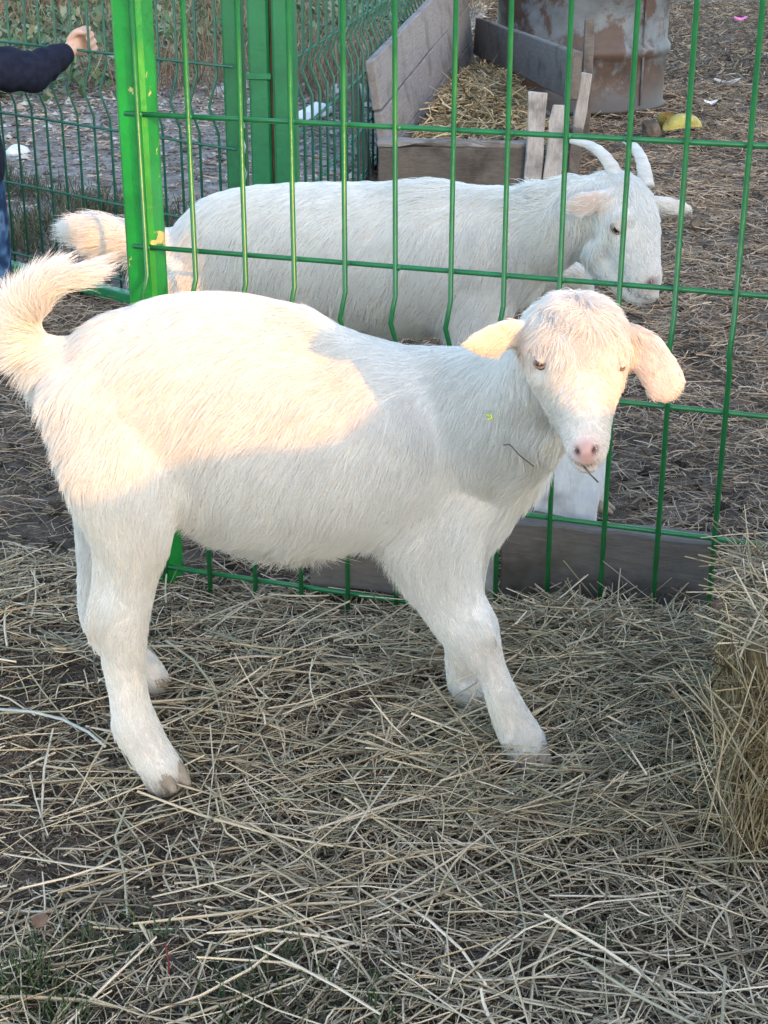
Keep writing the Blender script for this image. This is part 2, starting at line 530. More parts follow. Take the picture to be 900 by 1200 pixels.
# low green weeds and dry grass beyond the left fence, tufts of grass
def leaves(name, xy, z, s, colors, tiltmin=.1):
    n = len(xy)
    T = np.array([(0, 0, 0), (.32, .45, .06), (0, 1, -.05), (-.32, .45, .06)])
    fcs = np.array([(0, 1, 2), (0, 2, 3)])
    a = rng.uniform(0, 6.28, n); e = rng.uniform(tiltmin, 1.2, n)
    V = np.empty((n, 4, 3))
    for i, (tx, ty, tz) in enumerate(T):
        y = ty * np.cos(e) - tz * np.sin(e); zz = ty * np.sin(e) + tz * np.cos(e)
        V[:, i, 0] = (tx * np.cos(a) - y * np.sin(a)) * s + xy[:, 0]
        V[:, i, 1] = (tx * np.sin(a) + y * np.cos(a)) * s + xy[:, 1]
        V[:, i, 2] = zz * s + z
    me = mesh_np(name, V.reshape(-1, 3), (np.arange(n)[:, None, None] * 4 + fcs[None]).reshape(-1, 3), True)
    p = np.array(colors)
    set_col(me, np.repeat(p[rng.integers(0, len(p), n)] * rng.uniform(.7, 1.25, (n, 1)), 4, axis=0))
    return tag(link(name, me, M['leaf']), kind='stuff')
def weed_keep(x, y):
    edge = 7.6 + 1.6 * (vnoise(x, y, .9) - .5) + np.clip((x + 1.6) * 1.6, 0, 9)
    return path_keep(x, y) & (y > edge)
n = 16000
xy = scatter(n, -7, 0.2, 6.5, 16, weed_keep)
hgt = .30 * vnoise(xy[:, 0], xy[:, 1], 1.6) ** 1.6 + .05
leaves('weeds', xy, .02 + hgt * rng.random(n), rng.uniform(.04, .085, n), [(.075, .125, .06), (.11, .18, .08), (.17, .225, .12), (.055, .085, .045), (.21, .22, .14)])
def grass_mesh(name, xy, L, w, colors, lean=.35):
    n = len(xy)
    z0 = np.where(beyond(xy[:, 0], xy[:, 1]), .02, ground_z(xy[:, 0], xy[:, 1]))
    a = rng.uniform(0, 6.28, n); e = math.pi / 2 - np.abs(rng.normal(0, lean, n))
    D = np.stack([np.cos(a) * np.cos(e), np.sin(a) * np.cos(e), np.sin(e)], -1)
    PAL['tmp'] = colors
    me = straw_mesh(name, np.column_stack([xy, z0]) + D * L[:, None] * .45, D, L, w, 'tmp', .5, 4, .1)
    return tag(link(name, me, M['leaf']), kind='stuff')
def dry_keep(x, y): return path_keep(x, y) & (y > 7.2) & (rng.random(len(x)) < np.clip(vnoise(x, y, 1.0) * 2 - .7, 0, 1))
n = 9000
xy = scatter(n, -4, 1.0, 7, 15, dry_keep)
grass_mesh('dry_grass', xy, rng.uniform(.10, .30, n), rng.uniform(.004, .010, n), [(.30, .23, .15), (.22, .17, .11), (.36, .29, .19), (.17, .16, .09), (.26, .17, .12)], .55)
def strip_keep(x, y):
    d = y - lfY(x)
    return path_keep(x, y) & (x < -.25) & (d > .05) & (d < .9) & (rng.random(len(x)) < np.clip(vnoise(x, y, 2.5) * 2 - .6, 0, 1))
n = 4200
xy = scatter(n, -2.2, -.2, 3.5, 6, strip_keep)
grass_mesh('verge_grass', xy, rng.uniform(.03, .11, n), rng.uniform(.002, .005, n), [(.10, .115, .065), (.14, .15, .085), (.21, .19, .125), (.08, .09, .055)], .6)
pts = []
for (px, py, k, sp) in ((40, 1150, 150, .05), (120, 1110, 80, .05), (290, 1175, 200, .05), (70, 1185, 130, .04), (330, 1120, 40, .03), (690, 1110, 60, .03), (430, 1185, 80, .04), (10, 1165, 160, .03)):
    c = G(px, py)
    pts.append(rng.normal((c.x, c.y), sp * .55, (k, 2)))
xy = np.concatenate(pts)
grass_mesh('green_grass', xy, rng.uniform(.012, .045, len(xy)), rng.uniform(.0014, .003, len(xy)), [(.08, .12, .05), (.11, .15, .065), (.07, .10, .045), (.17, .18, .10)], .7)

# ------------------------------------------------------------------ wire fences
def wire_mesh(pts, r): return tube(pts, r, 6)
U = Vector((math.cos(R(-18.7)), math.sin(R(-18.7)), 0))
p0 = Vector((-.352, 2.183, 0))
ff = empty('wire_fence', p0, R(-18.7))
tag(ff, 'bright green welded wire fence with a square post, running between the two goats', 'fence')
# square tube post
bm = box_bm(.046, .046, 1.45, .006)
post = link('post', bm_mesh('post', bm), M['green_post'], ff)
post.location = (-.004, .030, -.03)
prof = [(0, -.035), (0, .405), (-.022, .435), (0, .468), (0, .93), (-.022, .96), (0, .99), (0, 1.26)]
wm = wire_mesh([(0, y, z) for y, z in prof], .0039)
nw = 21
for i in range(nw):
    o = link('wire', wm, M['green_wire'], ff)
    o.location = (.012 + i * .0757, random.gauss(0, .0008), 0)
    o.rotation_euler = (random.gauss(0, .003), random.gauss(0, .004), 0)
bm = bmesh.new(); bmesh.ops.create_icosphere(bm, subdivisions=1, radius=.0052)
bm.free()
for z in (.166, .347, .507, .694):
    bmw = bmesh.new()
    for i in range(nw):
        r_ = bmesh.ops.create_icosphere(bmw, subdivisions=1, radius=random.uniform(.0042, .0056))
        for v in r_['verts']: v.co = Vector((v.co.x * 1.1, v.co.y * .9, v.co.z)) + Vector((.012 + i * .0757, .0042, z))
    o = link('weld_beads', bm_mesh('weld_beads', bmw, True), M['green_wire'], ff)
    o['kind'] = 'stuff'
hw = wire_mesh([(-.012, 0, 0), (.5, .001, 0), (1.56, 0, 0)], .0040)
for z in (.002, .166, .347, .507, .694, .885, 1.04, 1.22):
    o = link('wire', hw, M['green_wire'], ff)
    o.location = (0, .0078, z)

def far_fence(name, A, B, label, spacing, zs, rail, mats, mesh_r=.0032):
    A = Vector(A); B = Vector(B)
    d = B - A; L = d.length; a = math.atan2(d.y, d.x)
    t = empty(name, A, a)
    tag(t, label, 'fence')
    pf = [(0, .03), (0, .455), (.026, .52), (0, .585), (0, 1.05), (.026, 1.10), (0, 1.16), (0, 1.3)]
    w = wire_mesh([(0, y, z) for y, z in pf], mesh_r)
    k = int(L / spacing)
    for i in range(1, k + 1):
        o = link('wire', w, mats, t)
        o.location = (i * spacing, 0, 0)
        o.rotation_euler = (0, random.gauss(0, .004), 0)
    h = wire_mesh([(0, 0, 0), (L, 0, 0)], mesh_r)
    for z in zs:
        o = link('wire', h, mats, t); o.location = (0, .0065, z)
    if rail:
        o = link('rail', bm_mesh('rail', box_bm(L, .03, .03, .003, org=(L / 2, 0, 0))), M['green_old'], t)
        o.location = (0, .03, .012)
    return t
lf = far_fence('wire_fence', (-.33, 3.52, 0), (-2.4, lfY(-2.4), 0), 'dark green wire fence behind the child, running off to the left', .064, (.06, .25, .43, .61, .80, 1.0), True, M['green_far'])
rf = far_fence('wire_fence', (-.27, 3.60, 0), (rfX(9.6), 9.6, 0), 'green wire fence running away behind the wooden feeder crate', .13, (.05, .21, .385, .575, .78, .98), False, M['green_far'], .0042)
o = link('post', bm_mesh('post', box_bm(.06, .06, 1.3, .005)), M['green_old'], rf)
o.location = ((Vector((rfX(9.6), 9.6, 0)) - Vector((-.27, 3.6, 0))).length, 0, 0)
# gate posts at the corner of the pen
gp = bm_mesh('gate_post', box_bm(.050, .050, 1.35, .006))
for (px, Y, lab, w) in ((279, 3.60, 'slim dark green post with pale twine tied round it, left of the paired posts', .9),
                        (309, 3.52, 'green square post with a hinge band, left of the rusty gap', .95),
                        (337, 3.50, 'green square post right of the rusty gap, at the pen corner', 1.0)):
    c = W(px, 200, Y)
    t = empty('fence_post', (c.x, Y, 0), R(-6))
    tag(t, lab, 'post', 'square posts at the pen corner')
    o = link('tube', gp, M['green_old'], t); o.scale = (w, w, 1)
    if px == 309:
        o = link('hinge_band', bm_mesh('hinge_band', box_bm(.056, .056, .014, .002)), M['green_old'], t); o.location = (0, 0, .585)
        o = link('rusty_edge', bm_mesh('rusty_edge', box_bm(.013, .02, 1.3, .001, .0008, 20)), M['rust'], t); o.location = (.0325, -.010, 0)
    if px == 279:
        for q, (z, r) in enumerate(((.40, .035), (.46, .030), (.37, .040))):
            pts = [(.02 + .006 * math.sin(j * 1.7 + q), -.03 - .004 * q, z + .018 * (j - 3) + .01 * math.sin(j * 2.3 + q)) for j in range(7)]
            link('twine', tube(pts, .0022, 5), M['white_board'], t)

# ------------------------------------------------------------------ boards at the foot of the fence
def board(name, a, b, h, th, mat, label, cat, zb=0.0, bev=.003, jit=.0015, cuts=6, group=None):
    a = Vector(a); b = Vector(b); d = b - a
    bm = box_bm(d.length, th, h, bev, jit, cuts, org=(d.length / 2, 0, 0))
    o = link(name, bm_mesh(name, bm), mat)
    o.location = (a.x, a.y, zb)
    o.rotation_euler = (0, 0, math.atan2(d.y, d.x))
    return tag(o, label, cat, group)
a = W(383, 690, 2.125); b = W(556, 690, 2.085)
board('board', (a.x - .02, 2.150, 0), (b.x, 2.092, 0), .062, .05, M['wood_mid'], 'low grey board lying flat behind the fence under the front goat belly', 'board', -.004)
a = W(592, 640, 2.05); b = W(835, 660, 1.985)
board('board', (a.x, 2.068, 0), (b.x, 1.990, 0), .150, .045, M['wood_mid'], 'thick brown board on edge behind the fence, below the white plank', 'board', -.012)
bl = link('beam_end', bm_mesh('beam_end', box_bm(.040, .22, .115, .004, .001, 3)), M['concrete'])
c = W(572, 716, 2.035)
bl.location = (c.x, 2.155, -.012); bl.rotation_euler = (0, 0, R(-6))
tag(bl, 'square grey beam end sticking out beside the front goat foreleg', 'beam')
# white painted plank leaning behind the goat's head
bm = box_bm(.092, .022, .19, .003, .0015, 6)
for v in bm.verts:
    if v.co.z > .17: v.co.z += random.uniform(-.012, .012)
wb = link('white_plank', bm_mesh('white_plank', bm), M['white_board'])
c = W(662, 612, 2.095)
wb.location = (c.x, 2.100, .12); wb.rotation_euler = (R(-10), R(5), R(-14))
tag(wb, 'white plank with peeling paint leaning behind the goat head', 'plank')

# ------------------------------------------------------------------ feeder crate
cr = empty('feeder_crate', (.0, 5.3, 0))
tag(cr, 'weathered open wooden feeder box half filled with hay, behind the horned goat', 'crate')
def plank_between(name, a, b, h, th, mat, lean=0.0, parent=cr, jit=.003, h2=None):
    a = Vector(a); b = Vector(b); d = b - a
    hz = math.hypot(d.x, d.y)
    bm = box_bm(d.length, th, h, .004, jit, 8, org=(d.length / 2, 0, 0))
    if h2:
        for v in bm.verts: v.co.z *= 1 + (h2 / h - 1) * v.co.x / d.length
    o = link(name, bm_mesh(name, bm), mat, parent)
    o.location = a - parent.location
    o.rotation_euler = (lean, -math.atan2(d.z, hz), math.atan2(d.y, d.x))
    return o
A0 = (.020, 5.36); A1 = (.430, 7.62)
for k, h in enumerate((.140, .140, .150)):
    off = -.022 * k
    plank_between('plank', (A0[0] + off, A0[1] - .01 * k, -.022 + .143 * k), (A1[0] + off, A1[1], .115 + .162 * k), (.138, .138, .165)[k], .03, M['wood_grey'], R(-8), cr, .0012, (.160, .160, .175)[k])
plank_between('plank', (-.02, 5.30, .0), (.545, 5.28, .0), .150, .04, M['wood_dark'], 0)
plank_between('plank', (-.02, 5.31, .153), (.545, 5.285, .150), .020, .055, M['wood_grey'], 0)
plank_between('plank', (.43, 7.55, .225), (.675, 5.60, .265), .165, .03, M['wood_mid'], R(-4))
plank_between('plank', (.44, 7.56, .0), (.685, 5.55, .0), .16, .03, M['wood_dark'], R(-4))
plank_between('plank', (.39, 7.68, .0), (.62, 7.64, .0), .20, .03, M['wood_mid'])
def upright(px0, px1, pyt, pyb, Y, th, mat, lean=0.0):
    a = W(px0, pyb, Y); b = W(px1, pyb, Y)
    top = W((px0 + px1) / 2, pyt, Y)
    bm = box_bm(abs(b.x - a.x), th, top.z, .003, .002, 4)
    o = link('stake', bm_mesh('stake', bm), mat, cr)
    o.location = Vector(((a.x + b.x) / 2, Y, 0)) - cr.location
    o.rotation_euler = (0, lean, 0)
upright(424, 438, 85, 205, 5.50, .05, M['wood_mid'], R(-9))
upright(614, 635, 108, 208, 5.245, .02, M['wood_up'], R(1))
upright(635, 655, 122, 208, 5.235, .018, M['wood_up'], R(5))
upright(651, 658, 58, 208, 5.285, .02, M['wood_mid'], R(3))
upright(662, 675, 150, 210, 5.26, .03, M['wood_dark'], R(4))
upright(664, 677, 85, 160, 5.75, .02, M['wood_up'], R(7))
upright(679, 690, 22, 155, 6.45, .03, M['wood_mid'], R(0))
# hay inside
n = 3200
xy = rng.uniform((0, 5.36), (1, 7.5), (n, 2))
tt = (xy[:, 1] - 5.36) / 2.2
xl = A0[0] + .05 + tt * .42; xr = .64 - tt * .22
xy[:, 0] = xl + xy[:, 0] * (xr - xl)
mound = .10 + .10 * np.sin(np.clip(tt, 0, 1) * 3.1) + .05 * vnoise(xy[:, 0], xy[:, 1], 6)
P = np.column_stack([xy, mound * rng.uniform(.6, 1.05, n)])
PAL['feed'] = [(.50, .44, .31), (.40, .35, .24), (.58, .52, .38), (.28, .24, .16), (.20, .17, .12)]
me = straw_mesh('crate_hay', P, flat_dirs(n, .35), rng.uniform(.04, .16, n), rng.uniform(.005, .011, n), 'feed', .3)
tag(link('crate_hay', me, M['straw']), kind='stuff')
tag(link('crate_hay_bed', mesh_np('crate_hay_bed', [(.02, 5.34, .09), (.60, 5.34, .09), (.50, 6.4, .17), (.22, 6.4, .17), (.43, 7.5, .12), (.38, 7.5, .12)], [(0, 1, 2, 3), (3, 2, 4, 5)]), M['dirt']), kind='stuff')

# ------------------------------------------------------------------ rusty barrel
def mat_barrel():
    m, n, b, L = new_mat('barrel_paint')
    v = coords(n, L, 'Object', (1, 1, 1.2))
    t = noise(n, L, 4.2, 9, .72, v, .5)
    r = ramp(n, [(.46, (0, 0, 0)), (.53, (1, 1, 1))])
    L.new(t.outputs['Fac'], r.inputs[0])
    t2 = noise(n, L, 12, 5, .6, v)
    pa = ramp(n, [(.3, (.075, .088, .102)), (.7, (.145, .162, .18))]); L.new(t2.outputs['Fac'], pa.inputs[0])
    ru = ramp(n, [(.3, (.040, .027, .023)), (.7, (.085, .050, .038))]); L.new(t2.outputs['Fac'], ru.inputs[0])
    c = mix(n, L, r.outputs[0], pa.outputs[0], ru.outputs[0])
    # dirt band at the foot
    sp = n.nodes.new('ShaderNodeSeparateXYZ'); tc = n.nodes.new('ShaderNodeTexCoord'); L.new(tc.outputs['Object'], sp.inputs[0])
    ma = n.nodes.new('ShaderNodeMath'); ma.operation = 'MULTIPLY_ADD'; ma.inputs[1].default_value = .25; L.new(t.outputs['Fac'], ma.inputs[0])
    L.new(sp.outputs[2], ma.inputs[2])
    r3 = ramp(n, [(.16, (1, 1, 1)), (.27, (0, 0, 0))]); L.new(ma.outputs[0], r3.inputs[0])
    c = mix(n, L, r3.outputs[0], c, (.055, .048, .045))
    L.new(c, b.inputs['Base Color'])
    b.inputs['Roughness'].default_value = .6
    bump(n, L, t.outputs['Fac'], b, .5, .006)
    return m
M['barrel'] = mat_barrel()
prof = [(.400, 0), (.408, .004), (.408, .018), (.398, .026), (.398, .225), (.404, .235), (.416, .255), (.416, .275), (.404, .295), (.398, .305),
        (.398, .52), (.404, .53), (.416, .55), (.416, .57), (.404, .59), (.398, .60), (.398, .86), (.408, .87), (.408, .885), (.39, .89), (.38, .86), (0.001, .86)]
Vb, Fb = [], []
ns = 64
for (r_, z) in prof:
    for k in range(ns):
        an = 2 * math.pi * k / ns
        dent = 1 + .012 * math.sin(3 * an + z * 4) * (1 if .05 < z < .84 else 0)
        Vb.append((r_ * dent * math.cos(an), r_ * dent * math.sin(an), z))
for i in range(len(prof) - 1):
    for k in range(ns):
        Fb.append((i * ns + k, i * ns + (k + 1) % ns, (i + 1) * ns + (k + 1) % ns, (i + 1) * ns + k))
ba = empty('barrel', (.925, 7.52, 0))
tag(ba, 'rusty blue-grey steel drum standing behind the feeder crate', 'barrel')
link('shell', mesh_np('shell', Vb, Fb), M['barrel'], ba)
o = link('seam', bm_mesh('seam', box_bm(.012, .006, .82, .002)), M['barrel'], ba)
sa = R(-52)
o.location = (.402 * math.cos(sa), .402 * math.sin(sa), .03); o.rotation_euler = (0, 0, sa + math.pi / 2)

# ------------------------------------------------------------------ lofted animal bodies
def catmull(S, sub):
    S = np.array(S, float)
    P = np.vstack([2 * S[0] - S[1], S, 2 * S[-1] - S[-2]])
    out = []
    for i in range(1, len(P) - 2):
        for k in range(sub):
            t = k / sub
            out.append(.5 * (2 * P[i] + (P[i + 1] - P[i - 1]) * t + (2 * P[i - 1] - 5 * P[i] + 4 * P[i + 1] - P[i + 2]) * t * t + (3 * P[i] - P[i - 1] - 3 * P[i + 1] + P[i + 2]) * t ** 3))
    out.append(P[-2])
    return np.array(out)
def loft(stations, ref, sub=4, n=24):
    """stations: (Vector, ra, rb): ra along ref, rb across; closed with rounded ends"""
    S = catmull([(*p, a, b) for p, a, b in stations], sub)
    S[:, 3:] = np.maximum(S[:, 3:], .002)
    V, Fc = [], []
    m = len(S)
    ref = np.array(ref, float)
    def frame(i):
        t = S[min(i + 1, m - 1), :3] - S[max(i - 1, 0), :3]
        t /= np.linalg.norm(t)
        A = ref - t * (ref @ t); A /= np.linalg.norm(A)
        return t, A, np.cross(t, A)
    rings = []
    t, A, B = frame(0)
    for q in (75, 50, 25):
        c, s = math.cos(R(q)), math.sin(R(q))
        rings.append((S[0, :3] - t * s * min(S[0, 3], S[0, 4]), A, B, S[0, 3] * c, S[0, 4] * c))
    for i in range(m):
        t, A, B = frame(i)
        rings.append((S[i, :3], A, B, S[i, 3], S[i, 4]))
    t, A, B = frame(m - 1)
    for q in (25, 50, 75):
        c, s = math.cos(R(q)), math.sin(R(q))
        rings.append((S[-1, :3] + t * s * min(S[-1, 3], S[-1, 4]), A, B, S[-1, 3] * c, S[-1, 4] * c))
    for (c, A, B, a, b) in rings:
        for k in range(n):
            an = 2 * math.pi * k / n
            V.append(c + A * (a * math.cos(an)) + B * (b * math.sin(an)))
    for i in range(len(rings) - 1):
        for k in range(n):
            Fc.append((i * n + k, i * n + (k + 1) % n, (i + 1) * n + (k + 1) % n, (i + 1) * n + k))
    Fc.append(tuple(range(n))[::-1])
    Fc.append(tuple((len(rings) - 1) * n + k for k in range(n)))
    return V, Fc
def fuse(parts, voxel, smooth=4, name='body', soft=None):
    V, Fc = [], []
    for v, f in parts:
        b = len(V)
        V += [tuple(x) for x in v]
        Fc += [tuple(i + b for i in q) for q in f]
    me = bpy.data.meshes.new('tmp')
    me.from_pydata(V, [], Fc)
    me.update()
    bm = bmesh.new(); bm.from_mesh(me); bmesh.ops.recalc_face_normals(bm, faces=bm.faces); bm.to_mesh(me); bm.free()
    o = bpy.data.objects.new('tmp', me)
    col.objects.link(o)
    md = o.modifiers.new('r', 'REMESH')
    md.mode = 'VOXEL'; md.voxel_size = voxel
    dg = bpy.context.evaluated_depsgraph_get()
    out = bpy.data.meshes.new_from_object(o.evaluated_get(dg))
    bpy.data.objects.remove(o)
    out.name = name
    nv = len(out.vertices)
    X = np.empty(nv * 3, np.float32); out.vertices.foreach_get('co', X); X = X.reshape(-1, 3)
    E = np.empty(len(out.edges) * 2, np.int32); out.edges.foreach_get('vertices', E); E = E.reshape(-1, 2)
    deg = np.bincount(E.ravel(), minlength=nv)[:, None].astype(np.float32)
    for it in range(smooth * 2):
        acc = np.zeros_like(X)
        for c in range(3):
            acc[:, c] = np.bincount(E[:, 0], X[E[:, 1], c], nv) + np.bincount(E[:, 1], X[E[:, 0], c], nv)
        lam = .55 if it % 2 == 0 else -.50
        X = X + lam * (acc / np.maximum(deg, 1) - X)
    if soft is not None:
        wt = soft(X)[:, None].astype(np.float32)
        for it in range(40):
            acc = np.zeros_like(X)
            for c in range(3):
                acc[:, c] = np.bincount(E[:, 0], X[E[:, 1], c], nv) + np.bincount(E[:, 1], X[E[:, 0], c], nv)
            X = X + wt * .55 * (acc / np.maximum(deg, 1) - X)
    out.vertices.foreach_set('co', X.ravel())
    out.polygons.foreach_set('use_smooth', np.ones(len(out.polygons), bool))
    out.update()
    return out
def mesh_arrays(me):
    nv = len(me.vertices)
    X = np.empty(nv * 3, np.float32); me.vertices.foreach_get('co', X); X = X.reshape(-1, 3)
    N = np.empty(nv * 3, np.float32); me.vertices.foreach_get('normal', N); N = N.reshape(-1, 3)
    return X, N

class Flow:
    """hair direction, length and lift taken from the nearest guide points"""
    def __init__(s): s.P, s.D, s.L, s.K, s.Wt = [], [], [], [], []
    def add(s, p, d, length, lift=.3, wt=1.0):
        s.P.append(tuple(p)); s.D.append(tuple(Vector(d).normalized())); s.L.append(length); s.K.append(lift); s.Wt.append(wt)
    def line(s, pts, d, length, lift=.3, wt=1.0, steps=3):
        pts = [Vector(p) for p in pts]
        for i in range(len(pts) - 1):
            for k in range(steps):
                q = pts[i].lerp(pts[i + 1], k / steps)
                dd = d if d is not None else (pts[i + 1] - pts[i])
                s.add(q, dd, length, lift, wt)
    def ev(s, X):
        P = np.array(s.P); D = np.array(s.D); L = np.array(s.L); K = np.array(s.K); Wt = np.array(s.Wt)
        out = []
        for c in range(0, len(X), 20000):
            d2 = ((X[c:c + 20000, None] - P[None]) ** 2).sum(-1) + 4e-4
            w = Wt / d2 ** 2.6
            w /= w.sum(1, keepdims=True)
            out.append(np.column_stack([w @ D, w @ L, w @ K]))
        return np.concatenate(out)

def grow_fur(name, me, flow, n, mat, parent, rad=.00032, clump=.45, nclump=10, mask=None, colfn=None, sag=.25, seed=1, curl=None):
    r = np.random.default_rng(seed)
    X, N = mesh_arrays(me)
    me.calc_loop_triangles()
    T = np.empty(len(me.loop_triangles) * 3, np.int32); me.loop_triangles.foreach_get('vertices', T); T = T.reshape(-1, 3)
    a = np.linalg.norm(np.cross(X[T[:, 1]] - X[T[:, 0]], X[T[:, 2]] - X[T[:, 0]]), axis=1)
    if mask is not None:
        a = a * mask(X)[T].mean(1)
    tri = r.choice(len(T), n, p=a / a.sum())
    u = r.random(n); v = r.random(n); fl = u + v > 1; u[fl] = 1 - u[fl]; v[fl] = 1 - v[fl]
    wts = np.stack([1 - u - v, u, v], -1)[:, :, None]
    P = (X[T[tri]] * wts).sum(1); Nn = (N[T[tri]] * wts).sum(1); Nn /= np.linalg.norm(Nn, axis=1, keepdims=True)
    f = flow.ev(P)
    D, L, K = f[:, :3], f[:, 3], f[:, 4]
    # slow waviness of the lie of the coat
    wv = np.stack([np.sin(P[:, 0] * 55 + P[:, 2] * 70) + np.sin(P[:, 1] * 60 - P[:, 2] * 30), np.sin(P[:, 0] * 48 - P[:, 2] * 62), np.cos(P[:, 0] * 65 + P[:, 1] * 50)], -1) * .16
    D = D + wv + r.normal(0, .14, D.shape)
    if curl is not None:
        cw = np.exp(-(np.linalg.norm(P - curl[0], axis=1) / curl[1]) ** 2)[:, None]
        cv = np.stack([np.sin(P[:, 0] * 160 + P[:, 2] * 110 + 2), np.sin(P[:, 1] * 150 + P[:, 0] * 130), np.cos(P[:, 2] * 170 - P[:, 0] * 120)], -1)
        D = D + cw * (cv * .75 + r.normal(0, .2, D.shape))
    D = D - Nn * (D * Nn).sum(1, keepdims=True)
    D /= np.maximum(np.linalg.norm(D, axis=1, keepdims=True), 1e-6)
    L = L * r.uniform(.65, 1.15, n)
    k = 5
    t = np.linspace(0, 1, k)
    S = np.empty((n, k, 3))
    ww = np.stack([r.normal(0, 1, n), r.normal(0, 1, n), r.normal(0, 1, n)], -1) * .05
    lift = (K * r.uniform(.7, 1.3, n))[:, None]
    for i, ti in enumerate(t):
        S[:, i] = P + D * (L * ti)[:, None] + Nn * lift * (L * (ti - .55 * ti * ti))[:, None] + np.array([0, 0, -1.0]) * (L * sag * ti * ti * .5)[:, None] + ww * (L * ti * ti)[:, None]
    ng = n // nclump
    kd = KDTree(ng)
    for i in range(ng): kd.insert(P[i], i)
    kd.balance()
    gi = np.array([kd.find(p)[1] for p in P])
    tip = S[gi, -1] - P[gi]
    dist = np.linalg.norm(P - P[gi], axis=1)
    ok = (dist < .010)[:, None] & ((D * D[gi]).sum(1) > .3)[:, None]
    cl = clump * r.uniform(.3, 1.4, ng)[gi][:, None]
    for i, ti in enumerate(t):
        tgt = P[gi] + tip * ti
        S[:, i] = np.where(ok, S[:, i] + (tgt - S[:, i]) * np.minimum(cl * ti ** 1.3, .95), S[:, i])
    cu = bpy.data.hair_curves.new(name)
    cu.add_curves([k] * n)
    cu.attributes['position'].data.foreach_set('vector', S.astype(np.float32).ravel())
    ra = cu.attributes.get('radius') or cu.attributes.new('radius', 'FLOAT', 'POINT')
    rr = rad * np.array([1, .95, .8, .55, .15])[None] * r.uniform(.7, 1.25, (n, 1))
    ra.data.foreach_set('value', rr.astype(np.float32).ravel())
    ca = cu.attributes.new('Col', 'FLOAT_COLOR', 'CURVE')
    C = np.tile(np.array([.86, .845, .81]), (n, 1))
    if colfn is not None: C = colfn(P, C)
    C = C * r.uniform(.88, 1.06, (n, 1)) * (1 - .07 * r.random(ng)[gi][:, None])
    ca.data.foreach_set('color', np.hstack([np.clip(C, 0, .9), np.ones((n, 1))]).astype(np.float32).ravel())
    o = link(name, cu, mat, parent, True)
    return o

def mat_fur():
    m, n, b, L = new_mat('fur')
    a = n.nodes.new('ShaderNodeAttribute'); a.attribute_name = 'Col'
    L.new(a.outputs['Color'], b.inputs['Base Color'])
    b.inputs['Roughness'].default_value = .55
    b.inputs['Specular IOR Level'].default_value = .25
    tr = n.nodes.new('ShaderNodeBsdfTranslucent')
    L.new(a.outputs['Color'], tr.inputs['Color'])
    ms = n.nodes.new('ShaderNodeMixShader'); ms.inputs[0].default_value = .30
    L.new(b.outputs[0], ms.inputs[1]); L.new(tr.outputs[0], ms.inputs[2])
    L.new(ms.outputs[0], n.nodes['Material Output'].inputs['Surface'])
    return m
M['fur'] = mat_fur()
M['skin'] = mat_attr('goat_skin', .6, .3, 0, .12)
M['hoof'] = mat_noise('hoof', [(.3, (.20, .15, .105)), (.7, (.40, .32, .235))], 60)
M['horn'] = mat_noise('horn', [(.3, (.55, .51, .47)), (.7, (.74, .71, .67))], 40, vscale=(1, 1, 5), rough=.45)
M['iris'] = mat_noise('iris', [(.3, (.045, .026, .011)), (.7, (.10, .062, .026))], 120, rough=.06, spec=.6, bstr=0)
M['pupil'] = mat_noise('pupil', [(.3, (.006, .006, .008)), (.7, (.01, .01, .012))], 50, rough=.05, spec=.6, bstr=0)
M['eyelid'] = mat_noise('eyelid', [(.3, (.20, .12, .095)), (.7, (.34, .23, .18))], 150, rough=.5)

M['lid'] = mat_noise('lid', [(.3, (.50, .40, .34)), (.7, (.66, .56, .50))], 150, rough=.6)
def hit(bvh, px, py):
    d = ray(px, py).normalized()
    loc, nrm, _, _ = bvh.ray_cast(CP, d)
    return loc, nrm
def bvh_of(me):
    X, _ = mesh_arrays(me)
    return BVHTree.FromPolygons([Vector(v) for v in X], [tuple(p.vertices) for p in me.polygons])
def eye(parent, loc, nrm, r, along):
    """eyeball with a horizontal slot pupil and a lid ring"""
    nrm = Vector(nrm).normalized(); along = Vector(along)
    along = (along - nrm * along.dot(nrm)).normalized(); up = nrm.cross(along)
    bm = bmesh.new(); bmesh.ops.create_uvsphere(bm, u_segments=32, v_segments=20, radius=r)
    Mx = Matrix((along, up, nrm)).transposed()
    for v in bm.verts: v.co = Mx @ v.co
    c = loc - nrm * r * .72
    for f in bm.faces:
        q = f.calc_center_median(); x, y, z = q.dot(along), q.dot(up), q.dot(nrm)
        if z > 0 and abs(x) < r * .55 and abs(y) < r * .20: f.material_index = 1
    me = bm_mesh('eyeball', bm, True); me.materials.append(M['iris']); me.materials.append(M['pupil'])
    o = link('eyeball', me, None, parent, True); o.location = c
    if up.z < 0: up = -up
    bm = bmesh.new(); bmesh.ops.create_uvsphere(bm, u_segments=24, v_segments=16, radius=r * 1.12)
    My = Matrix((along, nrm, up)).transposed()
    for v in bm.verts: v.co = My @ v.co
    bmesh.ops.delete(bm, geom=[f for f in bm.faces if f.calc_center_median().dot(up) < r * .22], context='FACES')
    bmesh.ops.solidify(bm, geom=list(bm.faces), thickness=r * .10)
    o = link('upper_lid', bm_mesh('upper_lid', bm, True), M['lid'], parent, True); o.location = c
    pts = []
    for k in range(17):
        an = 2 * math.pi * k / 16
        pts.append(c + along * math.cos(an) * r * 1.05 + up * math.sin(an) * r * .60 + nrm * r * (.78 - .30 * math.cos(an) ** 2))
    link('eyelid', tube(pts, r * .17, 8), M['eyelid'], parent, True)

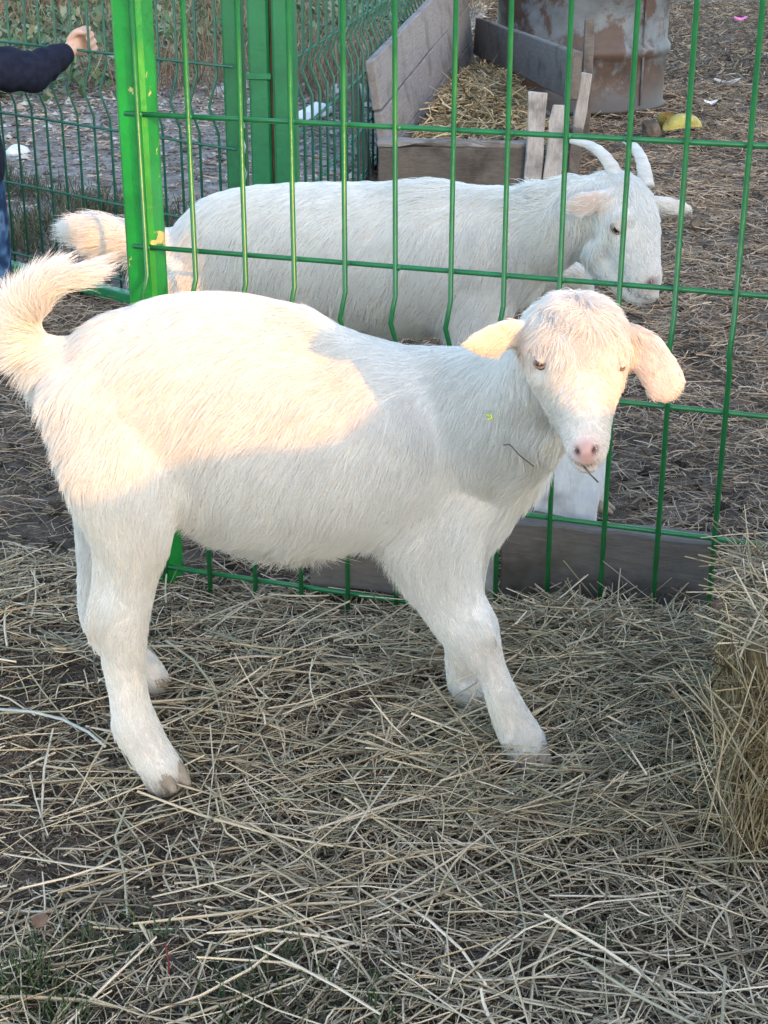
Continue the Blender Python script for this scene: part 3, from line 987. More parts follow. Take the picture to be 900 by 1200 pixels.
def hoof_pair(parent, p, toe, s=1.0):
    s *= .95
    toe = Vector(toe); toe.z = 0; toe.normalize()
    side = Vector((-toe.y, toe.x, 0))
    for sg in (-1, 1):
        q = Vector(p) + side * sg * .0105 * s
        st = [(q + toe * -.012 * s + Vector((0, 0, .020 * s)), .0095 * s, .013 * s), (q + Vector((0, 0, .014 * s)), .0115 * s, .0145 * s),
              (q + toe * .014 * s + Vector((0, 0, .009 * s)), .0095 * s, .010 * s), (q + toe * .026 * s + Vector((0, 0, .005 * s)), .005 * s, .005 * s)]
        v, f = loft(st, side, 3, 14)
        me = bpy.data.meshes.new('hoof'); me.from_pydata([tuple(x) for x in v], [], f)
        me.polygons.foreach_set('use_smooth', np.ones(len(me.polygons), bool)); me.update()
        link('hoof', me, M['hoof'], parent, True)

# ------------------------------------------------------------------ front goat
UPV = (0, 0, 1)
def S3(lst):
    return [(W(px, py, Y), a, b) for px, py, Y, a, b in lst]
trunk = S3([(80, 432, 1.690, .036, .045), (108, 440, 1.690, .076, .078), (150, 455, 1.690, .106, .100), (210, 470, 1.690, .128, .115), (270, 485, 1.690, .140, .128),
            (330, 506, 1.690, .146, .134), (390, 516, 1.690, .130, .131), (450, 521, 1.688, .118, .118), (505, 526, 1.685, .110, .100), (552, 526, 1.675, .090, .080), (586, 540, 1.665, .058, .056)])
hind_n = S3([(150, 470, 1.640, .098, .050), (148, 560, 1.605, .071, .046), (155, 620, 1.590, .050, .041), (156, 676, 1.585, .029, .032), (143, 728, 1.585, .030, .028),
             (146, 783, 1.585, .0240, .022), (152, 820, 1.580, .0225, .021), (159, 850, 1.575, .0265, .024), (176, 880, 1.570, .0240, .025), (191, 904, 1.563, .0240, .026)])
hind_f = S3([(150, 500, 1.755, .080, .045), (128, 600, 1.785, .045, .036), (119, 660, 1.795, .030, .028), (114, 712, 1.800, .0235, .024), (122, 740, 1.800, .021, .021),
             (145, 760, 1.795, .019, .019), (166, 778, 1.792, .0195, .019), (178, 792, 1.790, .019, .019)])
fore_n = S3([(520, 560, 1.650, .085, .045), (508, 618, 1.630, .066, .043), (515, 662, 1.620, .051, .038), (530, 703, 1.612, .0385, .032), (551, 739, 1.606, .0335, .031),
             (574, 782, 1.600, .0185, .0195), (588, 815, 1.600, .0190, .019), (600, 843, 1.602, .0225, .021), (613, 868, 1.603, .0250, .0235), (621, 889, 1.604, .0235, .024)])
fore_f = S3([(535, 590, 1.730, .060, .040), (535, 670, 1.745, .036, .032), (543, 735, 1.750, .0265, .026), (541, 785, 1.750, .0195, .019), (546, 806, 1.745, .0190, .019), (557, 822, 1.738, .0185, .018)])
neck = S3([(500, 505, 1.685, .100, .072), (562, 494, 1.645, .086, .062), (612, 472, 1.575, .063, .050), (645, 440, 1.515, .049, .044), (664, 412, 1.480, .040, .040)])
head = S3([(669, 395, 1.520, .030, .033), (672, 391, 1.478, .0475, .041), (674, 409, 1.445, .0525, .045), (676, 430, 1.425, .0485, .045),
           (680, 460, 1.408, .0385, .042), (685, 492, 1.388, .0262, .034), (687.5, 516, 1.374, .0215, .027), (688.5, 534, 1.364, .0195, .021), (689, 544, 1.357, .013, .013)])
jaw = S3([(668, 455, 1.470, .022, .03), (676, 490, 1.425, .021, .026), (684, 528, 1.385, .014, .016), (687, 543, 1.372, .011, .011)])
RIGHT = (1, 0, 0)
earL = [(W(622, 388, 1.455), .012, .010), (W(600, 392, 1.443), .0165, .0052), (W(572, 398, 1.430), .0205, .0046), (W(550, 402, 1.422), .0150, .004), (W(535, 404, 1.418), .005, .003)]
earR = [(W(730, 392, 1.455), .013, .010), (W(750, 407, 1.444), .0200, .0054), (W(770, 431, 1.430), .0240, .0046), (W(785, 456, 1.420), .0235, .0042), (W(790, 470, 1.416), .0130, .003)]
tail = S3([(95, 420, 1.690, .022, .022), (62, 415, 1.690, .016, .016), (38, 398, 1.690, .0125, .0125), (33, 372, 1.690, .011, .011), (48, 343, 1.688, .009, .009), (80, 322, 1.685, .006, .006), (105, 314, 1.683, .003, .003)])
parts = [loft(trunk, UPV), loft(hind_n, RIGHT), loft(hind_f, RIGHT), loft(fore_n, RIGHT), loft(fore_f, RIGHT), loft(neck, UPV), loft(head, RIGHT), loft(jaw, RIGHT),
         loft(earL, (.05, -.25, 1)), loft(earR, (.8, -.25, .5)), loft(tail, (0, 1, 0))]
parts.append(loft(S3([(120, 600, 1.60, .022, .020), (118, 650, 1.59, .012, .012), (114, 695, 1.587, .010, .011), (111, 728, 1.586, .0115, .012), (118, 752, 1.586, .010, .012)]), RIGHT))
parts.append(loft(S3([(560, 722, 1.590, .013, .012), (566, 740, 1.588, .016, .014), (569, 758, 1.592, .011, .011)]), RIGHT))     # knee cap
for p_ in ((150, 858, 1.572), (597, 862, 1.590)):        # dewclaws
    parts.append(loft([(W(*p_), .008, .008), (W(p_[0] - 4, p_[1] + 6, p_[2]), .006, .006)], RIGHT))
# flank fold in front of the thigh and brisket
parts.append(loft(S3([(212, 555, 1.605, .03, .03), (232, 596, 1.61, .018, .02), (268, 624, 1.64, .012, .02)]), RIGHT))
parts.append(loft(S3([(590, 535, 1.655, .05, .05), (567, 590, 1.66, .039, .046), (541, 627, 1.68, .028, .04)]), RIGHT))
parts.append(loft(S3([(590, 535, 1.625, .045, .040), (618, 512, 1.575, .042, .036), (640, 490, 1.520, .034, .030)]), UPV))
# brow ridges and cheeks
for px, sgn in ((640, -1), (722, 1)):
    parts.append(loft(S3([(px - sgn * 6, 408, 1.420, .010, .010), (px, 420, 1.425, .010, .010)]), RIGHT))
# cheekbones, nasal bridge and lips
parts.append(loft(S3([(640, 440, 1.425, .010, .010), (655, 468, 1.400, .009, .010), (668, 500, 1.376, .006, .008)]), RIGHT))
parts.append(loft(S3([(720, 442, 1.425, .010, .010), (710, 468, 1.400, .009, .010), (703, 500, 1.376, .006, .008)]), RIGHT))
parts.append(loft(S3([(671, 540, 1.358, .0065, .006), (684, 543, 1.350, .008, .007), (699, 540, 1.357, .0065, .006)]), UPV))
# nose pad
parts.append(loft(S3([(676, 526, 1.352, .006, .006), (687, 530, 1.345, .008, .008), (699, 526, 1.352, .006, .006)]), UPV))
hc1 = np.array(W(678, 430, 1.43))
body1 = fuse(parts, .0042, 4, 'body', lambda X: np.clip((X[:, 2] - .19) / .08, 0, 1) * np.clip((np.linalg.norm(X - hc1, axis=1) - .085) / .05, 0, 1) * np.clip((X[:, 0] + .385) / .02, 0, 1))
gbase = Vector((-.05, 1.69, 0))
goat1 = empty('goat', gbase)
tag(goat1, 'white kid goat without horns in front of the fence, half in golden sun', 'goat')
X, N = mesh_arrays(body1)
def near(X, p, r): return np.exp(-((X - np.array(p)) ** 2).sum(1) / (r * r))
bv = bvh_of(body1)
nose = hit(bv, 687, 531)[0]
nl = hit(bv, 674, 530)[0]; nr = hit(bv, 699, 528)[0]
mouthp = [hit(bv, x, y)[0] for x, y in ((668, 538), (671, 542), (674, 545), (678, 547), (682, 549), (686, 549.5), (690, 549), (694, 548), (697, 546), (700, 543))]
mouthp = [q for q in mouthp if q is not None]
eL, eLn = hit(bv, 632, 425); eR, eRn = hit(bv, 729, 430)
Cc = np.tile(np.array([.72, .64, .58]), (len(X), 1))
w = np.clip(near(X, nose, .0135) * 1.6, 0, 1)[:, None]
Cc = Cc * (1 - w) + np.array([.56, .33, .29]) * w
for p in (nl, nr):
    w = np.clip(near(X, p, .0040) * 1.6, 0, 1)[:, None]
    Cc = Cc * (1 - w) + np.array([.10, .035, .03]) * w
    X = X - N * (near(X, p, .0045) * .005)[:, None]
for p in mouthp:
    w = np.clip(near(X, p, .0026) * .9, 0, 1)[:, None]
    Cc = Cc * (1 - w) + np.array([.24, .15, .13]) * w
    X = X - N * (near(X, p, .003) * .0025)[:, None]
eL = Vector(eL); eR = Vector(eR)
for p in (eL, eR):
    X = X - N * (near(X, p, .010) * .004)[:, None]
for q in (3, 2):      # inner ears
    w = (near(X, earL[q][0], .02))[:, None]; Cc = Cc * (1 - w) + np.array([.78, .56, .46]) * w
    w = (near(X, earR[q][0], .02))[:, None]; Cc = Cc * (1 - w) + np.array([.78, .56, .46]) * w
body1.vertices.foreach_set('co', X.astype(np.float32).ravel())
body1.update()
set_col(body1, Cc)
link('body', body1, M['skin'], goat1, True)
for e_, en in ((eL, eLn), (eR, eRn)):
    eye(goat1, e_ + Vector(en) * .0015, en, .0074 if e_ is eL else .0046, Vector((1, -1, -.25)) if e_ is eL else Vector((1, 1, .2)))
hoof_pair(goat1, W(199, 916, 1.556), (.6, -.7, 0), .95)
hoof_pair(goat1, W(625, 900, 1.588) + Vector((0, 0, .002)), (.3, -.9, 0), 1.0)
hoof_pair(goat1, W(182, 801, 1.787), (.9, -.2, 0), .7)
hoof_pair(goat1, W(562, 831, 1.733), (.6, -.6, 0), .85)

def goat_flow(trunk, legs, neck, head, ears, tail, sc=1.0, back=(-.55, 0, -.85)):
    fl = Flow()
    P = [p for p, _, _ in trunk]
    for p, a, b in trunk:
        for dz in (-.9, -.45, 0, .45, .9):
            for dy in (-1, 1):
                q = p + Vector((0, dy * b * math.cos(dz * 1.2), a * dz))
                d = Vector(back) if dz < .8 else Vector((-.9, dy * .35, -.2))
                fl.add(q, d, (.030 if dz > -.6 else .036) * sc, .30)
    for lg, l0, l1 in legs:
        m = len(lg)
        for i in range(1, m):
            d = (lg[i][0] - lg[i - 1][0])
            t = i / (m - 1)
            for k in range(3):
                q = lg[i - 1][0].lerp(lg[i][0], k / 3)
                ln = l0 + (l1 - l0) * min(1, t * 1.5)
                if t > .7: ln *= 1.5
                fl.add(q, d, ln * sc, .22, .5)
    for i in range(len(neck) - 1):
        d = (neck[i][0] - neck[i + 1][0]).normalized() + Vector((0, 0, -.8))
        for dz in (-.7, .7):
            fl.add(neck[i + 1][0] + Vector((0, 0, neck[i + 1][1] * dz)), d, .030 * sc, .30, .8)
    return fl
fl = goat_flow(trunk, [(hind_n, .030, .010), (hind_f, .026, .010), (fore_n, .028, .010), (fore_f, .022, .010)], neck, head, (earL, earR), tail)
hd = [p for p, _, _ in head]
face = (hd[-2] - hd[1]).normalized()
FN = Vector((0, -.75, .66))          # out of the face
for i, (p, a, b) in enumerate(head):
    for sx in (-1, -.5, 0, .5, 1):
        q = p + Vector((sx * a, 0, 0)) + FN * b * math.sqrt(max(0, 1 - sx * sx))
        ln = (.020, .025, .023, .014, .010, .008, .006, .004, .003)[i]
        d = face * .8 + Vector((sx * .9, 0, 0)) if i < 4 else -face * .3 + Vector((sx * .5, 0, -.6))
        fl.add(q, d, ln, (.40 if i < 3 else .24), .6)
for ear, tipdir in ((earL, None), (earR, None)):
    for i in range(len(ear) - 1):
        fl.add(ear[i][0].lerp(ear[i + 1][0], .5), ear[-1][0] - ear[0][0], (.013, .006, .005, .005)[i], .08, .5)
    fl.add(ear[0][0] + Vector((0, -.01, -.012)), Vector((0, -.2, -1)), .022, .3, .2)
tp = [p for p, _, _ in tail]
for i in range(1, len(tp)):
    d = (tp[i] - tp[i - 1]).normalized()
    for k in range(3):
        q = tp[i - 1].lerp(tp[i], k / 3)
        if i <= 2: fl.add(q, Vector((-.55, 0, -.55)) + d * .2, .052, .7, .45)
        elif i == 3: fl.add(q, Vector((-.5, 0, -.1)) + d * .6, .056, .8, .45)
        else: fl.add(q, d + Vector((.1, 0, -.05)), .058, .42, .45)
c = W(355, 655, 1.62)
fl.add(c, (.1, 0, -1), .062, .2, 1.6); fl.add(W(345, 662, 1.66), (.1, 0, -1), .062, .3, 1.2)
for px, py in ((300, 640), (420, 650), (480, 650)):
    fl.add(W(px, py, 1.63), (-.15, 0, -1), .034, .2, .3)
def mask1(X):
    m = np.ones(len(X))
    m *= 1 - np.clip(near(X, nose, .0145) * 1.9, 0, 1)
    for p in mouthp: m *= 1 - np.clip(near(X, p, .0025) * .8, 0, 1)
    for p in (eL, eR): m *= 1 - np.clip(near(X, p, .0066) * 1.5, 0, 1)
    hd_ = np.array(hd[3]); d = np.linalg.norm(X - hd_, axis=1)
    m *= 1 + 1.2 * np.exp(-(d / .10) ** 2)
    for p in tp[1:]: m = m + 7 * near(X, p, .018)
    return m
def col1(P, C):
    # yellowish stains low on the legs, pinker thin coat on ears and nose, sun gold painted on forehead and ears
    w = np.clip((.045 - P[:, 2]) / .04, 0, 1)[:, None] ** 1.5 * .85
    C = C * (1 - w) + np.array([.42, .33, .23]) * w
    w = np.clip(vnoise(P[:, 0] + P[:, 1], P[:, 2], 14) * 2.2 - 1.2, 0, 1)[:, None] * .22
    C = C * (1 - w) + np.array([.74, .66, .52]) * w
    w = (near(P, W(574, 760, 1.585), .016) * .28 + near(P, W(120, 735, 1.58), .03) * .4)[:, None]
    C = C * (1 - w) + np.array([.58, .49, .36]) * w
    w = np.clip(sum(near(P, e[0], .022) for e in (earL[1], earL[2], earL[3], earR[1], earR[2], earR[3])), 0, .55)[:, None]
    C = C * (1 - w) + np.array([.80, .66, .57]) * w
    w = (near(P, W(676, 385, 1.41), .055) * .75)[:, None]  # sunlit gold painted into the forehead fur
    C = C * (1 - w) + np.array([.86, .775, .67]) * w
    w = np.clip(near(P, nose, .026) * .5, 0, 1)[:, None]
    C = C * (1 - w) + np.array([.78, .66, .62]) * w
    return C
def lk(l, i): return np.array(l[i][0])
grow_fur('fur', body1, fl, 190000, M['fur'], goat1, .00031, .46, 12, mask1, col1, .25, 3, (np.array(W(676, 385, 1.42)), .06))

# ------------------------------------------------------------------ rear goat with horns
T2 = S3([(212, 305, 2.46, .055, .060), (240, 303, 2.46, .092, .090), (280, 302, 2.455, .110, .105), (340, 302, 2.44, .117, .116), (400, 303, 2.42, .119, .120),
         (470, 303, 2.39, .118, .115), (530, 300, 2.36, .115, .100), (575, 300, 2.335, .092, .080), (604, 312, 2.32, .055, .055)])
H2n = S3([(235, 330, 2.41, .080, .045), (232, 400, 2.39, .055, .04), (238, 450, 2.38, .036, .03), (228, 505, 2.38, .024, .023), (232, 560, 2.38, .017, .017), (240, 596, 2.38, .019, .019)])
H2f = S3([(240, 330, 2.51, .075, .045), (245, 400, 2.53, .050, .04), (250, 450, 2.54, .034, .03), (240, 500, 2.54, .022, .022), (246, 545, 2.54, .016, .016), (254, 578, 2.54, .018, .018)])
F2n = S3([(560, 340, 2.31, .070, .045), (558, 400, 2.29, .045, .036), (560, 450, 2.28, .030, .028), (562, 500, 2.28, .024, .024), (562, 560, 2.28, .016, .016), (568, 600, 2.28, .018, .018)])
F2f = S3([(595, 320, 2.40, .055, .04), (640, 322, 2.42, .036, .030), (676, 322, 2.43, .025, .024), (686, 350, 2.43, .018, .018), (690, 400, 2.43, .015, .015), (694, 480, 2.43, .015, .015), (700, 585, 2.43, .017, .017)])
N2 = S3([(560, 290, 2.345, .098, .072), (615, 275, 2.31, .075, .058), (660, 257, 2.27, .058, .048), (694, 244, 2.24, .047, .042)])
HD2 = S3([(700, 236, 2.245, .040, .038), (722, 238, 2.222, .044, .046), (734, 262, 2.200, .0455, .047), (742, 288, 2.182, .038, .042), (750, 313, 2.166, .029, .033), (757, 332, 2.154, .0235, .025), (761, 343, 2.148, .015, .015)])
J2 = S3([(706, 295, 2.215, .026, .030), (722, 318, 2.19, .021, .024), (742, 343, 2.165, .014, .016), (752, 350, 2.155, .011, .011)])
E2r = [(W(762, 238, 2.245), .011, .010), (W(780, 241, 2.245), .0145, .006), (W(798, 244, 2.248), .0135, .0045), (W(812, 245, 2.25), .006, .003)]
E2l = [(W(714, 231, 2.188), .011, .010), (W(698, 236, 2.178), .0190, .006), (W(678, 240, 2.172), .0215, .005), (W(660, 239, 2.180), .011, .003)]
TL2 = S3([(215, 292, 2.47, .022, .022), (180, 286, 2.48, .016, .016), (150, 280, 2.49, .014, .014), (128, 274, 2.49, .011, .011), (110, 270, 2.49, .006, .006)])
lat2 = Vector((.86, .30, -.1)).normalized()
parts = [loft(T2, UPV), loft(H2n, RIGHT), loft(H2f, RIGHT), loft(F2n, RIGHT), loft(F2f, RIGHT), loft(N2, UPV), loft(HD2, lat2), loft(J2, lat2), loft(E2r, UPV), loft(E2l, (0, -.2, 1)), loft(TL2, (0, 1, 0))]
parts.append(loft(S3([(700, 300, 2.195, .012, .012), (722, 258, 2.165, .011, .011), (735, 255, 2.160, .010, .010)]), RIGHT))
hc2 = np.array(W(736, 275, 2.20))
body2 = fuse(parts, .0055, 4, 'body', lambda X: np.clip((X[:, 2] - .19) / .08, 0, 1) * np.clip((np.linalg.norm(X - hc2, axis=1) - .105) / .07, 0, 1) * np.clip((X[:, 0] + .33) / .02, 0, 1))
goat2 = empty('goat', (.05, 2.42, 0))
tag(goat2, 'white goat with short curved horns, head lowered, inside the pen behind the fence', 'goat')
bv = bvh_of(body2)
X, N = mesh_arrays(body2)
nose2 = hit(bv, 765, 333)[0] or HD2[-2][0]
e2, e2n = hit(bv, 722, 268)
m2 = [hit(bv, x, y)[0] for x, y in ((738, 340), (748, 347), (757, 350))]
m2 = [q for q in m2 if q is not None]
Cc = np.tile(np.array([.72, .64, .58]), (len(X), 1))
w = np.clip(near(X, nose2, .012) * 1.5, 0, 1)[:, None]; Cc = Cc * (1 - w) + np.array([.46, .34, .32]) * w
n2 = hit(bv, 762, 331)[0]
if n2 is not None:
    w = np.clip(near(X, n2, .0045) * 1.5, 0, 1)[:, None]; Cc = Cc * (1 - w) + np.array([.09, .05, .05]) * w
for p in m2:
    w = np.clip(near(X, p, .004) * 1.3, 0, 1)[:, None]; Cc = Cc * (1 - w) + np.array([.18, .11, .10]) * w
for q in (1, 2):
    w = np.clip(near(X, E2l[q][0], .020) * .9, 0, 1)[:, None]; Cc = Cc * (1 - w) + np.array([.66, .48, .42]) * w
set_col(body2, Cc)
link('body', body2, M['skin'], goat2, True)
eye(goat2, e2 + e2n * .002, e2n, .0085, (.6, 0, -.6))
eR2 = W(770, 262, 2.215)
eye(goat2, eR2, Vector((.9, .3, .2)), .0085, (.3, -.4, -.6))
for pts in ([(726, 222, 2.215), (719, 200, 2.225), (706, 181, 2.24), (690, 170, 2.26), (669, 164.5, 2.28)],
            [(757, 220, 2.235), (755, 200, 2.245), (750, 183, 2.26), (742, 171, 2.28), (731, 164, 2.30)]):
    S = catmull([tuple(W(*p)) for p in pts], 6)
    m = len(S)
    rr = [.0125 * (1 - .66 * i / (m - 1)) * (1 + .05 * math.sin(i * 1.9)) for i in range(m)]
    link('horn', tube([Vector(p) for p in S], rr, 14), M['horn'], goat2, True)
for p, t in ((W(240, 606, 2.37), (.8, -.3, 0)), (W(254, 588, 2.53), (.8, -.3, 0)), (W(570, 612, 2.275), (.8, -.3, 0)), (W(702, 594, 2.42), (.8, -.3, 0))):
    hoof_pair(goat2, Vector((p.x, p.y, .0)), t, .9)
fl = goat_flow(T2, [(H2n, .026, .010), (H2f, .022, .010), (F2n, .024, .010), (F2f, .018, .010)], N2, HD2, None, None, 1.0, (-.45, 0, -.9))
for i, (p, a, b) in enumerate(HD2):
    d = (HD2[-1][0] - HD2[1][0]).normalized()
    for sx in (-1, 0, 1):
        fl.add(p + lat2 * a * sx + Vector((.2, -.6, .5)).normalized() * b * (1 - abs(sx)), d + lat2 * sx * .3, (.018, .020, .016, .010, .008, .005, .003)[i], .3, .7)
for ear in (E2r, E2l):
    for i in range(len(ear) - 1):
        fl.add(ear[i][0].lerp(ear[i + 1][0], .5), ear[-1][0] - ear[0][0], .008, .12, .35)
for i in range(1, len(TL2)):
    for k in range(3):
        q = TL2[i - 1][0].lerp(TL2[i][0], k / 3)
        fl.add(q, (TL2[i][0] - TL2[i - 1][0]).normalized() + Vector((-.3, 0, -.1)), .064, .80, .4)
for px in range(480, 690, 18):
    fl.add(W(px, np.interp(px, [480, 540, 600, 690], [209, 205, 214, 220]), 2.35 - (px - 480) * .0005), Vector((-.5, 0, .5)), .046, .85, .35)
t2p = [p for p, _, _ in TL2]
def mask2(X):
    m = np.ones(len(X))
    m *= 1 - np.clip(near(X, nose2, .012) * 1.7, 0, 1)
    m *= 1 - np.clip(near(X, e2, .0080) * 1.6, 0, 1)
    for q in (1, 2): m *= 1 - .8 * near(X, E2l[q][0] + Vector((0, -.006, 0)), .016)
    for p in t2p[1:]: m = m + 7 * near(X, p, .018)
    return m
grow_fur('fur', body2, fl, 80000, M['fur'], goat2, .00046, .5, 10, mask2, None, .3, 5)

# ------------------------------------------------------------------ child at the left fence
def mat_cloth(name, c0, c1, scale=30): return mat_noise(name, [(.35, c0), (.65, c1)], scale, 5, .9, .15, .5, .002)
M['navy'] = mat_cloth('navy_fleece', (.008, .010, .022), (.016, .020, .040), 60)
M['jeans'] = mat_noise('camo_jeans', [(.40, (.012, .030, .075)), (.47, (.03, .075, .17)), (.54, (.09, .17, .30)), (.60, (.02, .04, .09))], 13, 2, .85, .2, .3, .002)
M['human'] = mat_noise('human_skin', [(.3, (.52, .33, .26)), (.7, (.62, .42, .34))], 40, rough=.5, bstr=.1)
M['hair'] = mat_noise('brown_hair', [(.3, (.03, .018, .01)), (.7, (.07, .045, .025))], 60, vscale=(1, 1, .2))
M['shoe'] = mat_cloth('dark_shoe', (.02, .02, .024), (.05, .05, .055))
cx, cy = -1.035, 3.74
ch = empty('person', (cx, cy, 0))
tag(ch, 'toddler in a navy fleece and blue camouflage trousers gripping the left fence', 'person')
hand = W(90, 52, 3.905)
v3 = lambda x, y, z: Vector((cx + x, cy + y, z))
shoulder = v3(.085, .01, .585)
elbow = W(38, 84, 3.80)
wrist = W(74, 64, 3.870)
tors = [(v3(0, 0, .30), .085, .070), (v3(0, 0, .36), .090, .075), (v3(0, .0, .46), .088, .070), (v3(0, 0, .55), .092, .066), (v3(0, 0, .60), .070, .052), (v3(0, 0, .635), .036, .036)]
nk = [(v3(0, 0, .61), .034, .034), (v3(0, .008, .665), .033, .034)]
hdp = [(v3(0, .02, .655), .042, .050), (v3(0, .012, .69), .060, .072), (v3(0, .006, .74), .067, .082), (v3(0, .0, .785), .062, .076), (v3(0, -.002, .815), .036, .044)]
armR = [(shoulder, .040, .040), (elbow, .032, .032), (wrist, .022, .022), (wrist.lerp(hand, .5), .018, .023)]
armL = [(v3(-.085, .01, .585), .040, .040), (v3(-.13, .04, .47), .031, .031), (v3(-.11, .14, .42), .021, .021), (v3(-.10, .17, .42), .02, .022)]
legR = [(v3(.045, 0, .33), .062, .062), (v3(.052, .01, .19), .046, .048), (v3(.055, 0, .06), .034, .036), (v3(.055, .0, .035), .03, .034)]
legL = [(v3(-.045, 0, .33), .062, .062), (v3(-.052, .01, .19), .046, .048), (v3(-.055, 0, .06), .034, .036), (v3(-.055, .0, .035), .03, .034)]
parts = [loft(tors, RIGHT), loft(nk, RIGHT), loft(hdp, RIGHT), loft(armR, UPV), loft(armL, RIGHT), loft(legR, RIGHT), loft(legL, RIGHT)]
for sx in (-1, 1):
    parts.append(loft([(v3(sx * .066, .0, .735), .008, .012), (v3(sx * .070, -.004, .755), .007, .014)], RIGHT))
parts.append(loft([(v3(0, .082, .745), .008, .008), (v3(0, .094, .728), .010, .010)], RIGHT))
# palm and five fingers closed round a fence wire
palm_d = (hand - wrist).normalized()
hupd = Vector((0, 0, 1)); hs = palm_d.cross(hupd).normalized()
hupd = hs.cross(palm_d).normalized()
parts.append(loft([(wrist.lerp(hand, .55), .018, .013), (wrist.lerp(hand, .9), .029, .016), (hand + palm_d * .006, .029, .015)], hupd))
fing = []
for k, (oz, ln) in enumerate(((.026, .95), (.009, 1.05), (-.008, 1.0), (-.024, .85))):
    b0 = hand + palm_d * .004 + hupd * oz
    p = [b0, b0 + palm_d * .020 * ln + hs * .006, b0 + palm_d * .030 * ln + hs * .024, b0 + palm_d * .008 * ln + hs * .032]
    fing.append(loft([(q, r_, r_) for q, r_ in zip(p, (.0082, .0078, .0074, .0064))], hupd))
b0 = wrist.lerp(hand, .7) + hupd * .020
fing.append(loft([(b0, .008, .008), (b0 + palm_d * .016 + hupd * .012 + hs * .014, .008, .008), (b0 + palm_d * .028 + hupd * .006 + hs * .030, .007, .007)], hs))
body3 = fuse(parts + fing, .0034, 2, 'body')
link('body', body3, M['human'], ch, True)
for sx in (-1, 1):
    bm = bmesh.new(); bmesh.ops.create_uvsphere(bm, u_segments=16, v_segments=10, radius=.008)
    o = link('eye', bm_mesh('eye', bm, True), M['pupil'], ch, True); o.location = v3(sx * .026, .080, .755)
sleeve = [(shoulder + Vector((-.03, 0, .0)), .056, .056), (shoulder.lerp(elbow, .35), .051, .052), (shoulder.lerp(elbow, .55), .055, .054), (shoulder.lerp(elbow, .8), .047, .049), (elbow, .051, .050), (elbow.lerp(wrist, .22), .041, .042), (elbow.lerp(wrist, .42), .043, .042), (elbow.lerp(wrist, .62), .034, .035), (elbow.lerp(wrist, .80), .035, .035), (wrist, .028, .029)]
sl_l = [(v3(-.06, .01, .59), .054, .054), (v3(-.13, .04, .47), .045, .045), (v3(-.112, .13, .425), .030, .030)]
jk = [(v3(0, 0, .335), .118, .098), (v3(0, 0, .37), .122, .102), (v3(0, 0, .47), .112, .09), (v3(0, 0, .56), .108, .082), (v3(0, 0, .615), .078, .062), (v3(0, 0, .645), .044, .046)]
link('jacket', fuse([loft(jk, RIGHT), loft(sleeve, UPV), loft(sl_l, RIGHT)], .006, 3, 'jacket'), M['navy'], ch, True)
tr = [(v3(0, 0, .32), .098, .085), (v3(0, 0, .37), .098, .085)]
tr1 = [(v3(.048, 0, .34), .066, .070), (v3(.056, .008, .19), .058, .060), (v3(.06, 0, .075), .052, .055), (v3(.06, 0, .055), .050, .053)]
tr2 = [(v3(-.048, 0, .34), .066, .070), (v3(-.056, .008, .19), .058, .060), (v3(-.06, 0, .075), .052, .055), (v3(-.06, 0, .055), .050, .053)]
link('trousers', fuse([loft(tr, RIGHT), loft(tr1, RIGHT), loft(tr2, RIGHT)], .006, 3, 'trousers'), M['jeans'], ch, True)
for sx in (-1, 1):
    v, f = loft([(v3(sx * .058, -.03, .028), .030, .028), (v3(sx * .060, .03, .03), .033, .030), (v3(sx * .064, .085, .022), .028, .020)], RIGHT)
    me = bpy.data.meshes.new('shoe'); me.from_pydata([tuple(x) for x in v], [], f); me.polygons.foreach_set('use_smooth', np.ones(len(me.polygons), bool)); me.update()
    link('shoe', me, M['shoe'], ch, True)
link('hair', fuse([loft([(v3(0, -.012, .70), .062, .068), (v3(0, -.010, .75), .072, .080), (v3(0, -.006, .795), .068, .076), (v3(0, -.004, .825), .042, .048)], RIGHT)], .006, 2, 'hair'), M['hair'], ch, True)

# ------------------------------------------------------------------ hay bale at the right
hb = empty('hay_bale', (.662, 1.462, 0), R(-7))
tag(hb, 'square bale of brownish hay at the right edge, shaggy on top', 'hay bale')
BX0, BX1, BY0, BY1, BH = -.265, .30, -.085, .145, .265
bm = box_bm(BX1 - BX0, BY1 - BY0, BH, .02, .006, 6, org=((BX0 + BX1) / 2, (BY0 + BY1) / 2, 0))
PAL['bcore'] = PAL['bale']
M['bale_core'] = mat_noise('bale_core', [(.3, (.09, .065, .035)), (.7, (.22, .16, .085))], 60)
link('core', bm_mesh('core', bm), M['bale_core'], hb)
def face_straw(name, n, fn, dirs, L, w, pal, bend=.2):
    P = fn(n)
    me = straw_mesh(name, P, dirs, L, w, pal, bend, 4, .2)
    o = link(name, me, M['straw'], hb)
    return tag(o, kind='stuff')
def jitter_dirs(n, base, s):
    d = np.array(base)[None] + rng.normal(0, s, (n, 3))
    return d / np.linalg.norm(d, axis=1, keepdims=True)
n = 6500
ff_ = lambda n: np.column_stack([rng.uniform(BX0, BX1, n), BY0 - np.abs(rng.normal(0, .008, n)), rng.uniform(.0, BH - .035, n)])
face_straw('front_straw', n, ff_, jitter_dirs(n, (0, 0, .8), (.45, .14, .45)), rng.uniform(.03, .13, n), rng.uniform(.0014, .0034, n), 'bale')
n = 2400
fl_ = lambda n: np.column_stack([BX0 - np.abs(rng.normal(0, .006, n)), rng.uniform(BY0, BY1, n), rng.uniform(0, BH - .06, n)])
face_straw('side_straw', n, fl_, jitter_dirs(n, (0, 0, .9), (.12, .5, .5)), rng.uniform(.03, .11, n), rng.uniform(.0014, .0032, n), 'bale')
n = 3000
